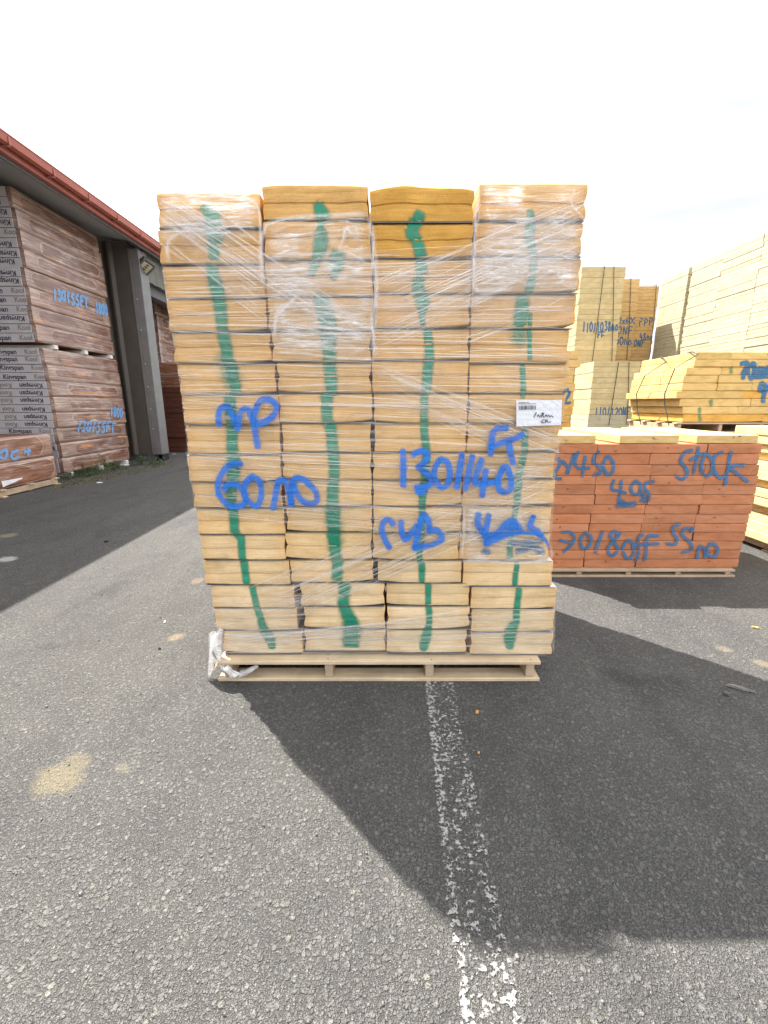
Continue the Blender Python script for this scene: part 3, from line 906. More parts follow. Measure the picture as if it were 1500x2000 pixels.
prof = [(-0.02, 5.235), (0.0, 5.15), (0.06, 5.125), (0.115, 5.15), (0.125, 5.245), (0.14, 5.27), (0.12, 5.28), (0.10, 5.26), (0.06, 5.25), (0.0, 5.25)]
for (ya, yb) in ((-12, -3), (-3.0, 6.2), (6.203, 11.5), (11.503, 18), (18.003, 26)):
    r0 = [mb.vert((EX + a, ya, b)) for a, b in prof]
    r1 = [mb.vert((EX + a, yb, b)) for a, b in prof]
    n = len(prof)
    for i in range(n):
        j = (i + 1) % n
        mb.face((r0[i], r0[j], r1[j], r1[i]))
    mb.face(list(reversed(r0))); mb.face(r1)
g = mb.build('gutter', 'red', shed)
for k in range(24):
    yb_ = 1.2 + k * 0.9
    mb = MB()
    mb.box(EX - 0.016, EX + 0.118, yb_, yb_ + 0.035, 5.108, 5.124, 0, 0.003)
    mb.box(EX + 0.1255, EX + 0.133, yb_, yb_ + 0.035, 5.13, 5.238, 0, 0.002)
    mb.build('gutter_bracket', 'red_pale', g, (EX, yb_, 5.11))
mb = MB()
mb.box(EX - 0.16, EX - 0.118, -12, 26, 5.035, 5.15, 0, 0.006)
mb.build('drip_trim', 'galv', shed)
# jamb: dark ribbed cladding facing the yard, with a corner trim whose sky-lit paleness is put into its colour
mb = MB()
xs = [-6.95]
prof = []
x = -6.95
for (w_, d_) in ((0.10, 0.0), (0.05, -0.05), (0.08, -0.05), (0.04, 0.0), (0.10, 0.0), (0.04, -0.05), (0.07, -0.05), (0.04, 0.0), (0.42, 0.0)):
    prof.append((x, 11.62 + d_)); x += w_
prof.append((-6.1, 11.62))
r0 = [mb.vert((a, b, 0.16)) for a, b in prof]; r1 = [mb.vert((a, b, 5.2)) for a, b in prof]
b0 = [mb.vert((a, 11.95, 0.16)) for a, b in prof]; b1 = [mb.vert((a, 11.95, 5.2)) for a, b in prof]
for i in range(len(prof) - 1):
    mb.face((r0[i], r0[i + 1], r1[i + 1], r1[i])); mb.face((b0[i + 1], b0[i], b1[i], b1[i + 1]))
mb.face((b0[0], r0[0], r1[0], b1[0])); mb.face((r0[-1], b0[-1], b1[-1], r1[-1]))
mb.build('jamb_cladding', 'clad_dark', shed)
mb = MB()
mb.box(-6.0975, -6.04, 11.60, 11.98, 0.16, 5.04, 0, 0.004)
mb.box(-6.0395, -5.84, 11.595, 11.98, 0.16, 5.04, 0, 0.012)
tr = mb.build('corner_trim', 'galv', shed)
mb = MB()
for z in (1.0, 1.5, 2.05, 2.6, 3.4, 4.1):
    for xx in (-6.5, -6.0):
        mb.box(xx - 0.012, xx + 0.012, 11.58 if xx > -6.1 else 11.606, 11.6 if xx > -6.1 else 11.63, z + xx * 0.03, z + xx * 0.03 + 0.022, 0, 0.004)
mb.build('rivet', 'rivet', shed)
mb = MB()
mb.box(-6.85, -6.02, 11.66, 11.94, 0.0, 0.158)
mb.build('plinth', 'clad', shed)
mb = MB()
mb.box(-6.02 + 0.003, -5.80, 11.60, 11.70, 0.0, 0.02); mb.box(-6.017, -5.98, 11.60, 11.9, 0.02, 0.158); mb.box(-5.86, -5.82, 11.60, 11.9, 0.02, 0.158); mb.box(-5.98, -5.86, 11.85, 11.9, 0.02, 0.158)  # small vent opening at the foot, its dark inside painted black
mb.build('vent_opening', 'dark', shed)
# header cladding beyond the jamb
mb = MB()
y = 11.983; k = 0
pr = []
while y < 25.5:
    d = -0.03 if k % 4 in (1, 2) else 0.0
    pr.append((-5.93 + d, y)); y += (0.05, 0.12, 0.05, 0.18)[k % 4]; k += 1
a0 = [mb.vert((a, b, 4.45)) for a, b in pr]; a1 = [mb.vert((a, b, 5.13)) for a, b in pr]
c0 = [mb.vert((-6.08, b, 4.45)) for a, b in pr]; c1 = [mb.vert((-6.08, b, 5.13)) for a, b in pr]
for i in range(len(pr) - 1):
    mb.face((a0[i], a1[i], a1[i + 1], a0[i + 1])); mb.face((c0[i + 1], c1[i + 1], c1[i], c0[i])); mb.face((a0[i + 1], c0[i + 1], c0[i], a0[i])); mb.face((a1[i], c1[i], c1[i + 1], a1[i + 1]))
mb.build('header_cladding', 'clad_green', shed)
mb = MB()
mb.box(-6.35, -6.10, 12.0, 25.5, 4.20, 4.50, 0, 0.01)
mb.build('header_beam', 'clad', shed)
mb = MB()
mb.box(-16.0, -15.8, -12, 26, 0.0, 6.9)
mb.build('back_wall', 'clad', shed)
mb = MB()
mb.box(-15.8, -5.9, 25.7, 25.95, 0.0, 5.1)
mb.build('end_wall', 'clad_dark', shed)
# floodlight on the header
fl = on_x(283, 522, -5.80)
lamp = thing('floodlight', (fl.x, fl.y, fl.z), 'square floodlight with yellowed lens under the red gutter', 'floodlight')
def rot_pts(mbx, c, ax, ay, az):
    for i, p in enumerate(mbx.v):
        mbx.v[i] = tuple(c + ax * p[0] + ay * p[1] + az * p[2])
ax = Vector((0.80, -0.35, 0.42)).normalized()
az = Vector((0.42, -0.62, -0.66)).normalized()
ay = az.cross(ax).normalized(); az = ax.cross(ay).normalized()
for (nm, mt, bxs) in (('housing', 'lamp_body', [(-0.20, 0.20, -0.15, 0.15, -0.10, 0.02)]), ('lens', 'lens', [(-0.16, 0.16, -0.11, 0.11, 0.021, 0.03)]),
                      ('bezel', 'galv', [(-0.205, 0.205, -0.155, -0.115, 0.022, 0.045), (-0.205, 0.205, 0.115, 0.155, 0.022, 0.045)]),
                      ('bracket', 'lamp_body', [(-0.03, 0.03, -0.03, 0.03, -0.3, -0.105)])):
    mb = MB()
    for b in bxs:
        mb.box(*b, 0, 0.01)
    rot_pts(mb, fl, ax, ay, az)
    mb.build(nm, mt, lamp)
mb = MB()
for i in range(4):
    mb.box(-0.13 + i * 0.075, -0.09 + i * 0.075, -0.03, 0.03, 0.0305, 0.036)
rot_pts(mb, fl, ax, ay, az)
mb.build('light_element', 'clad', lamp)

# ================================================================ WRAPPED PACKS IN THE SHED
TXT = {}
def text_mesh(s):
    if s not in TXT:
        cu = bpy.data.curves.new('t', 'FONT')
        cu.body = s; cu.size = 1.0
        cu.resolution_u = 3
        cu.offset = 0.018
        ob = bpy.data.objects.new('t', cu)
        COL.objects.link(ob)
        dg = bpy.context.evaluated_depsgraph_get()
        me = bpy.data.meshes.new_from_object(ob.evaluated_get(dg))
        TXT[s] = ([tuple(v.co)[:2] for v in me.vertices], [tuple(p.vertices) for p in me.polygons])
        bpy.data.objects.remove(ob); bpy.data.curves.remove(cu); bpy.data.meshes.remove(me)
    return TXT[s]
def put_text(mb, s, x, z, y, size, flip=False, wscale=1.0):
    """text on a plane facing -y; (x, z) is its left/right anchor"""
    vs, fs = text_mesh(s)
    k = -1 if flip else 1
    base = len(mb.v)
    for a, b in vs:
        mb.vert((x + k * a * size * wscale, y, z + k * b * size))
    for f in fs:
        mb.face([base + i for i in f])
packs = []
def make_pack(x0, x1, y0, y1, z0, z1, label, group, seed, mat='pack', printed=False, cat='foam pack', name='wrapped_foam_pack'):
    rg = random.Random(seed)
    loc = Vector(((x0 + x1) / 2, (y0 + y1) / 2, z0))
    mb = MB()
    H, Ln = z1 - z0, y1 - y0
    wj = (rg.uniform(.13, .34), rg.uniform(.04, .085), rg.uniform(-.12, .14), rg.uniform(-.02, .02), rg.uniform(1, 2.5))
    # long yard-facing side: gently bulging film skin with a clear window
    def side(i, j):
        a = (i - 0.5) * Ln; b = (j - 0.5) * H
        ea = min(i, 1 - i) * Ln; eb = min(j, 1 - j) * H
        e = 0.028
        rnd_ = 0.0
        for q in (ea, eb):
            if q < e:
                rnd_ += 0.022 * (1 - q / e) ** 2
        bul = 0.012 * nz(i * 5 + seed, j * 2, seed * 0.7) + 0.006 * nz(i * 16, j * 5 + seed, 2.0)
        # window: a long lozenge with rounded ends
        hx, hy = Ln * 0.5 - wj[0], H * 0.5 - wj[1]
        a2 = a - wj[2]; b2 = b - wj[3] - 0.02 * math.sin(a * wj[4] + seed)
        dx, dy = max(abs(a2) - (hx - hy), 0), abs(b2)
        d = math.hypot(dx, dy) / hy
        m_ = min(1.0, max(0.0, (d - 0.75) / 0.9))
        if wj[0] > 0.29: m_ = 0.26 + 0.5 * m_
        return (x1 - 0.004 - rnd_ - abs(bul), y0 + Ln * i, z0 + 0.001 + (H - 0.002) * j), m_, (a, b)
    mb.grid(side, 40, 12, 0)
    def end(i, j):
        e = 0.02; ea = min(i, 1 - i) * (x1 - x0); eb = min(j, 1 - j) * H
        r_ = sum(0.02 * (1 - q / e) ** 2 for q in (ea, eb) if q < e)
        bul = 0.005 * nz(i * 6 + seed, j * 3, 5.0)
        m_ = min(1.0, max(0.0, 1 - min(ea / 0.22, eb / 0.07)))
        return (x0 + (x1 - x0 - 0.03) * i + 0.0, y0 + 0.012 + r_ + abs(bul), z0 + 0.001 + (H - 0.002) * j), m_, ((i - .5) * (x1 - x0), (j - .5) * H)
    mb.grid(end, 18, 8, 0)
    q = 0.02
    mb.box(x0, x1 - q - 0.012, y0 + q + 0.012, y1 - 0.005, z0 + 0.004, z1 - 0.004, 1, 0.01)
    o = mb.build(name, [mat, 'pack_plain'], None, loc, True)
    tag(o, label, cat, group)
    if printed:
        n = 2
        hb = H / n
        for k in range(n):
            za = z0 + hb * k
            tilt = rg.uniform(-0.006, 0.006)
            ed = MB(); tx = MB(); t2 = MB()
            ed.box(x0 + 0.004, x1 - 0.10 - rg.uniform(0, 0.015), y0 - 0.012 + tilt, y0 + 0.006, za + 0.004, za + hb - 0.005, 0, 0.003)
            pe = ed.build('printed_edge', 'print_white', o, loc)
            flip = rg.random() < 0.62
            yy = y0 - 0.0165 + tilt
            size = min(0.125, hb * 0.80)
            dz = rg.uniform(-.02, .02)
            if flip:
                xr = x1 - 0.13 - rg.uniform(0, 0.10)
                put_text(tx, 'Kingspan', xr, za + hb * 0.72 + dz, yy, size, True, 1.05)
                put_text(t2, 'Kool', xr - size * 1.05 * 4.75, za + hb * 0.72 + dz, yy, size, True, 1.0)
            else:
                xl = x1 - 1.02 + rg.uniform(0, 0.12)
                put_text(tx, 'Kingspan', xl, za + hb * 0.30 + dz, yy, size, False, 1.05)
                put_text(t2, 'Kool', xl + size * 1.05 * 4.75, za + hb * 0.30 + dz, yy, size, False, 1.0)
            tx.build('dark_lettering', 'print_ink', pe, loc)
            t2.build('tan_lettering', 'print_tan', pe, loc)
    packs.append((o, x1, y0, y1, z0, z1))
    return o
def load_of_packs(x0, x1, y0, y1, z0, n, h, where, seed, mat='pack', printed=False, group=None):
    for k in range(n):
        jx = random.Random(seed + k).uniform(-0.015, 0.015)
        nth = ordinal(n - k)
        pos = 'top' if k == n - 1 else 'bottom' if k == 0 else nth + ' down'
        make_pack(x0 + jx, x1 + jx, y0 + jx, y1 + jx, z0 + k * h, z0 + (k + 1) * h, 'film-wrapped brown foam pack, %s in the %s' % (pos, where), group or ('packs in the ' + where), seed + k, mat, printed)
def bearers(x0, x1, ys, z0, z1, where, grp):
    for i, y in enumerate(ys):
        mb = MB()
        mb.box(x0, x1 + 0.012, y - 0.05, y + 0.05, z0, z1 - 0.002, 0, 0.006)
        tag(mb.build('foam_bearer', 'white_foam', None, (x1, y, z0)), '%s white foam bearer %s' % (('nearest', 'middle', 'farthest')[i], where), 'bearer', grp)
PX0, PX1 = -7.68, -6.45
load_of_packs(PX0, PX1, 8.85, 11.22, 0.09, 8, 0.3005, 'lower load beside the dark jamb', 100, 'pack', True)
load_of_packs(PX0, PX1, 8.75, 11.15, 2.58, 8, 0.318, 'upper load beside the dark jamb', 120, 'pack', True)
bearers(PX0, PX1, (9.0, 10.0, 11.0), 0.0, 0.09, 'under the lower shed load', 'bearers under the lower shed load')
bearers(PX0, PX1, (9.15, 10.05, 10.95), 2.497, 2.578, 'between the two shed loads', 'bearers between the two shed loads')
# more loads standing farther in
load_of_packs(-8.3, -7.02, 14.6, 17.0, 0.09, 6, 0.40, 'lower load deep in the shed', 140)
load_of_packs(-8.3, -7.02, 14.6, 17.0, 2.56, 6, 0.40, 'upper load deep in the shed', 150)
bearers(-8.3, -7.02, (14.8, 15.8, 16.8), 0.0, 0.09, 'under the lower load deep in the shed', 'bearers under the deep load')
bearers(-8.3, -7.02, (14.8, 15.8, 16.8), 2.492, 2.56, 'between the two loads deep in the shed', 'bearers in the deep load')
load_of_packs(-6.92, -5.75, 16.6, 19.0, 0.0, 11, 0.40, 'printed load behind the wrapped stack', 170, 'pack', True)
load_of_packs(-7.55, -5.9, 13.9, 14.45, 1.95, 2, 0.36, 'small pile on the dark brown boards', 185, 'pack_red')
# dark brown unwrapped boards, leaning out of line
for k in range(13):
    rg = random.Random(300 + k)
    sh = -0.10 * math.sin(k * 0.45) - 0.012 * k
    b = Board(-7.22 + sh, -5.95 + sh, 0.0 + k * 0.149, (k + 1) * 0.149, 13.75 + rg.uniform(-.03, .03), 0.7, 1, 300 + k, (0.115, 0.045, 0.032), (0, 0), 1.6)
    o = b.build('insulation_board', 'foam_plain')
    tag(o, 'dark brown foam board, %s up in the pile beyond the jamb' % ordinal(k + 1), 'foam board', 'dark brown boards beyond the jamb')
# low two-pack pile out in front
load_of_packs(-7.3, -6.07, 5.6, 8.15, 0.13, 2, 0.40, 'low pile nearest the photographer', 200, 'pack_red')
def make_pallet(x0, x1, y0, y1, z, label, nstr=4, ndeck=5, mat='pallet', cross='x', th=0.018, hs=0.09, group=None, slope=0.0):
    """stringer pallet; boards run along x, stringers along y"""
    t = thing('wooden_pallet', ((x0 + x1) / 2, (y0 + y1) / 2, z), label, 'pallet', group)
    rg = random.Random(int((x0 + 20) * 997) + int(y0 * 31))
    bw = 0.10
    for lev, (za, n) in enumerate(((z + 0.001, 3), (z + th + hs + 0.002, ndeck))):
        for k in range(n):
            yy = y0 + (y1 - y0 - bw) * k / (n - 1)
            e0, e1 = rg.uniform(-.008, .008), rg.uniform(-.008, .008)
            mb = MB()
            mb.box(x0 + e0, x1 + e1, yy, yy + bw, za, za + th, 0, 0.003)
            for q in range(nstr):
                xx = x0 + 0.03 + (x1 - x0 - 0.11) * q / (nstr - 1) + 0.022
                for oy_ in (0.025, 0.072):
                    a_, b_2 = xx + rg.uniform(-.012, .012), yy + oy_ + rg.uniform(-.008, .008)
                    mb.box(a_ - .0035, a_ + .0035, b_2 - .0035, b_2 + .0035, za + th - .001, za + th + .0008, 1)
            mb.build('bottom_board' if lev == 0 else 'deck_board', [mat, 'nail'], t, ((x0 + x1) / 2, yy, za))
    for k in range(nstr):
        xx = x0 + 0.03 + (x1 - x0 - 0.11) * k / (nstr - 1)
        mb = MB()
        mb.box(xx, xx + 0.045, y0 + 0.012, y1 - 0.012, z + th + 0.0015, z + th + hs + 0.001, 0, 0.003)
        mb.build('stringer', 'pallet_dark', t, (xx, y0, z + th))
    return t
make_pallet(-7.3, -6.05, 5.65, 8.1, 0.0, 'low wooden pallet under the two rust-brown packs', 3, 5)
# torn white sheet stuck on the low pile
p0, p1, p2 = on_x(4, 935, -6.045), on_x(44, 925, -6.045), on_x(2, 948, -6.045)
mb = MB()
def torn(i, j):
    y = p0.y + (p1.y - p0.y) * i
    z = p2.z + 0.01 + 0.10 * (j - 0.5) * (1 - 0.8 * i) + 0.03 * i
    return (-6.062 + 0.006 * nz(y * 9, z * 9) + 0.0, y, z), 1, (i, j)
mb.grid(torn, 12, 4)
tag(mb.build('torn_label', 'paper', None, tuple(p0)), 'torn white paper label on the low rust-brown pack', 'label')
# blue writing on the wrapped packs
def side_strokes(strokes, X, w):
    qs = []
    for k, st in enumerate(strokes):
        pts = []
        for p in st:
            c = on_x(p[0], p[1], X)
            pts.append((c.y, c.z, w))
        qs += [tuple(((a[0], a[1], a[2] + k * 3e-4), m) for a, m in q) for q in ribbon(pts, 0.03)]
    return qs
def slanted(txt, u0, v0, u1, v1, h, seed=1):
    sts = text_strokes(txt, 0, 100, 0, h, 0.05, 0.05, seed)
    return [[(u0 + (u1 - u0) * a / 100, v0 + (v1 - v0) * a / 100 + b) for a, b in st] for st in sts]
allq = side_strokes(slanted('130155FT', 106, 583, 176, 602, 20, 2), -6.42, 0.055) + side_strokes(slanted('1800', 189, 611, 213, 616, 20, 3), -6.42, 0.055)
allq += side_strokes(slanted('1800', 216, 812, 241, 816, 17, 4), -6.42, 0.055) + side_strokes(slanted('130155FT', 152, 841, 228, 845, 19, 5), -6.42, 0.055)
allq += side_strokes([[(5, 885), (18, 878), (16, 895), (6, 893)], [(40, 880), (28, 886), (30, 896), (42, 893)], [(60, 876), (60, 890)], [(52, 883), (64, 880)]], -6.04, 0.05)
for (o, x1, y0, y1, z0, z1) in packs:
    mine = []
    for q in allq:
        cy = sum(p[0][0] for p in q) / 4; cz = sum(p[0][1] for p in q) / 4
        if y0 <= cy < y1 and z0 <= cz < z1 and ((x1 > -6.2) == (cy < 8.4)) and x1 > -6.6:
            mine.append(q)
    if mine:
        mb = MB()
        for q in mine:
            mb.quads([[((x1 + 0.001 + a[2], a[0], a[1]), m) for a, m in q]])
        mb.build('spray_writing', 'blue_pale', o, o.location)

# weeds and litter at the foot of the shed
wrg = random.Random(5)
def weed(u, v, h, label, n=26, mat='leaf', spread=0.25):
    c = on_z(u, v)
    mb = MB()
    for k in range(n):
        a = wrg.uniform(0, 6.28); r_ = wrg.uniform(0, spread)
        b = Vector((c.x + r_ * math.cos(a), c.y + 1.6 * r_ * math.sin(a), 0.0))
        hh = h * wrg.uniform(0.4, 1.0) * (1 - 0.5 * r_ / max(spread, 0.01))
        ln = Vector((wrg.uniform(-.5, .5), wrg.uniform(-.5, .5), 1)).normalized()
        tip = b + ln * hh
        mb.tube([b, (b + tip) / 2 + Vector((wrg.uniform(-.02, .02), 0, 0)), tip], [0.004, 0.003, 0.0015], 4)
        for q in range(7):
            s = wrg.uniform(0.25, 1.0)
            p = b + (tip - b) * s
            d = Vector((wrg.uniform(-1, 1), wrg.uniform(-1, 1), wrg.uniform(-.2, .7))).normalized()
            sd_ = d.cross(Vector((0, 0, 1))).normalized()
            ll = wrg.uniform(0.03, 0.075); ww = ll * 0.24
            i = [mb.vert(p), mb.vert(p + d * ll * .5 + sd_ * ww), mb.vert(p + d * ll + Vector((0, 0, -.01))), mb.vert(p + d * ll * .5 - sd_ * ww)]
            mb.face(i)
    return tag(mb.build('weed', mat, None, tuple(c)), label, 'weed', 'weeds along the shed')
weed(150, 932, 0.20, 'low green weed clump by the left corner of the wrapped load')
weed(172, 929, 0.30, 'green weed below the left part of the blue writing', 26)
weed(198, 924, 0.62, 'tallest green weed standing against the wrapped packs', 22)
weed(222, 918, 0.22, 'small green weed by the right end of the load')
weed(275, 908, 0.26, 'green weed at the foot of the dark jamb', 30)
weed(298, 908, 0.30, 'green weed in front of the black vent opening', 30)
mrg = random.Random(77)
mb = MB()
for k in range(1500):
    s = mrg.random()
    u = 105 + 235 * s; v = 948 - 46 * s + mrg.gauss(0, 3.4) + 3
    c = on_z(u, v)
    a = mrg.uniform(0, 6.28); q = mrg.uniform(.012, .035); hh = mrg.uniform(.005, .03)
    i = [mb.vert((c.x, c.y, 0.003)), mb.vert((c.x + q * math.cos(a), c.y + q * math.sin(a), hh)), mb.vert((c.x + q * .6 * math.cos(a + 1.4), c.y + q * .6 * math.sin(a + 1.4), hh * .6))]
    mb.face(i)
tag(mb.build('moss', 'leaf_dry', None, None), 'dry yellow-green moss along the foot of the shed', 'moss', None, 'stuff')
def scrap(u, v, w_, h_, label, mat='scrap', ang=0.0, th=0.006, cat='litter', name='paper_scrap'):
    c = on_z(u, v)
    rg = random.Random(int(u * 7 + v))
    mb = MB()
    n = 9
    low, up = [], []
    for k in range(n):
        a = 2 * math.pi * k / n
        rr = rg.uniform(0.72, 1.1)
        x, y = w_ * .5 * rr * math.cos(a), h_ * .5 * rr * math.sin(a)
        X, Y = x * math.cos(ang) - y * math.sin(ang), x * math.sin(ang) + y * math.cos(ang)
        low.append(mb.vert((c.x + X, c.y + Y, 0.0045))); up.append(mb.vert((c.x + X * .86, c.y + Y * .86, 0.0045 + th * rg.uniform(.6, 1.2))))
    for k in range(n):
        j = (k + 1) % n
        mb.face((low[k], low[j], up[j], up[k]))
    mb.face(up); mb.face(list(reversed(low)))
    return tag(mb.build(name, mat, None, tuple(c)), label, cat)
scrap(14, 960, 0.12, 0.75, 'long white offcut lying beside the low pallet', 'white_foam', 0.1, 0.05, 'offcut', 'foam_offcut')
scrap(58, 957, 0.12, 0.2, 'crumpled white scrap under the low pallet', 'scrap', 0.4, 0.03)
scrap(194, 943, 0.14, 0.10, 'pale scrap on the asphalt below the weeds')
scrap(244, 909, 0.22, 0.15, 'white scrap at the far foot of the wrapped load', 'scrap', 0.2, 0.03)
scrap(332, 878, 0.45, 0.08, 'white strip lying before the dark brown pile', 'white_foam', 0.1, 0.04, 'offcut', 'foam_offcut')
scrap(340, 887, 0.16, 0.07, 'small white scrap just right of the dark jamb')
scrap(357, 881, 0.3, 0.09, 'white scrap by the left edge of the wrapped stack')
scrap(932, 1393, 0.022, 0.016, 'orange foam crumb on the shaded asphalt beside the worn line', 'crumb', 0.5, 0.012, 'foam crumb', 'foam_crumb')
scrap(935, 1473, 0.012, 0.010, 'tiny yellow crumb beside the worn line', 'crumb', 0.2, 0.008, 'foam crumb', 'foam_crumb')
scrap(1445, 1347, 0.13, 0.022, 'thin grey stick on the shaded asphalt at right', 'stone', -0.5, 0.014, 'stick', 'stick')
scrap(1418, 1357, 0.035, 0.03, 'small dark stone next to the grey stick', 'clad', 0.5, 0.012, 'stone', 'stone')
scrap(1474, 1227, 0.05, 0.018, 'pale sliver on the sunlit strip of asphalt', 'crumb', -0.5, 0.008, 'foam crumb', 'foam_crumb')
scrap(322, 1216, 0.012, 0.045, 'curved white fleck on the sunlit asphalt', 'scrap', 0.2, 0.004)
scrap(312, 1268, 0.02, 0.012, 'black fleck on the sunlit asphalt', 'dark', 0.0, 0.006, 'stone', 'stone')
scrap(208, 1059, 0.05, 0.03, 'black pebble near the shadow edge of the shed', 'dark', 0.0, 0.012, 'stone', 'stone')
scrap(1172, 1114, 0.05, 0.03, 'white block under the orange boards', 'scrap', 0.0, 0.04)

grg = random.Random(31)
mb = MB()
for k in range(1500):
    gx, gy = grg.uniform(-3.2, 3.2), 0.55 + 6.0 * grg.random() ** 1.6
    q = grg.uniform(.002, .0055) * (1 if grg.random() < .93 else 1.6)
    low = []; a0_ = grg.uniform(0, 6.28)
    for n_ in range(5):
        a = a0_ + 6.283 * n_ / 5; r_ = q * grg.uniform(.7, 1.15)
        low.append((gx + r_ * math.cos(a), gy + r_ * math.sin(a)))
    b0_ = [mb.vert((x, y, 0.0015)) for x, y in low]
    t0_ = [mb.vert((gx + (x - gx) * .7, gy + (y - gy) * .7, 0.0015 + q * grg.uniform(.6, 1.1))) for x, y in low]
    for n_ in range(5):
        mb.face((b0_[n_], b0_[(n_ + 1) % 5], t0_[(n_ + 1) % 5], t0_[n_]))
    mb.face(t0_)
tag(mb.build('loose_grit', 'grit', None, None), 'loose grit scattered over the asphalt', 'grit', None, 'stuff')

# ================================================================ THE WRAPPED STACK
Y0 = 2.13
VB = [
 [371, 443, 515, 582, 648, 709, 770, 830, 888, 942, 993, 1045, 1095, 1144, 1189, 1233, 1278],
 [356, 428, 506, 578, 645, 706, 767, 826, 884, 937, 990, 1040, 1094, 1139, 1186, 1231, 1275],
 [363, 433, 503, 572, 640, 703, 767, 827, 884, 938, 990, 1042, 1095, 1140, 1185, 1231, 1277],
 [353, 430, 500, 572, 641, 709, 768, 827, 883, 936, 989, 1042, 1096, 1147, 1191, 1236, 1280]]
XE = [
 [(305, 508), (308, 511), (318, 516), (326, 520), (337, 528), (348, 537), (356, 543), (363, 546), (366, 548), (375, 550), (384, 555), (392, 556), (397, 565), (412, 574), (420, 579), (433, 590)],
 [(511, 719), (515, 724), (518, 728), (523, 729), (530, 724), (541, 725), (544, 727), (551, 724), (551, 725), (555, 726), (559, 727), (557, 726), (567, 729), (586, 751), (593, 752), (594, 753)],
 [(722, 927), (727, 925), (731, 922), (732, 919), (727, 917), (727, 915), (730, 914), (732, 911), (728, 905), (729, 903), (729, 902), (728, 897), (738, 902), (755, 917), (756, 918), (755, 912)],
 [(936, 1148), (929, 1140), (924, 1136), (922, 1126), (919, 1113), (918, 1108), (917, 1105), (913, 1094), (906, 1083), (904, 1084), (904, 1077), (898, 1074), (905, 1080), (921, 1087), (922, 1083), (920, 1080)]]
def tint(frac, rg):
    a, b, c = (0.68, 0.415, 0.175), (0.725, 0.475, 0.215), (0.75, 0.60, 0.395)  # browner towards the top: sun ageing, plus ground-bounce light put into the colour
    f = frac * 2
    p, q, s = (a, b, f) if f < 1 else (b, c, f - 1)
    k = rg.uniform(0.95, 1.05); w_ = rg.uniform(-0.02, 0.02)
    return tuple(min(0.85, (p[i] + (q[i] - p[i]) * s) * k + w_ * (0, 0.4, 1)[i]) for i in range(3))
main = []
COLW = ['leftmost', 'second', 'third', 'rightmost']
for c in range(4):
    for l in range(16):
        rg = random.Random(1000 + c * 50 + l)
        vm = (VB[c][l] + VB[c][l + 1]) / 2
        xa = on_y(XE[c][l][0], vm, Y0).x; xb = on_y(XE[c][l][1], vm, Y0).x
        zt = on_y(700, VB[c][l], Y0).z; zb = on_y(700, VB[c][l + 1], Y0).z
        lift = (0, 0)
        if rg.random() < 0.6:
            lift = (rg.uniform(.003, .012), 0) if rg.random() < 0.35 else (0, rg.uniform(0.004, .019))
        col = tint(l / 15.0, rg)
        if c == 2 and l < 2:
            col = (0.62, 0.345, 0.085)
        if c == 1 and l == 0:
            col = (0.66, 0.40, 0.15)
        yy = Y0 + rg.uniform(0, 0.006) + (0.010 if c == 1 and l > 13 else 0)
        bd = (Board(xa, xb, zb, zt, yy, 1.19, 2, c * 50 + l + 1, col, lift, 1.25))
        if l == 0: bd.crown = (0.004, 0.005, 0.016, 0.001)[c]
        main.append((c, l, bd))
boards = [b for _, _, b in main]
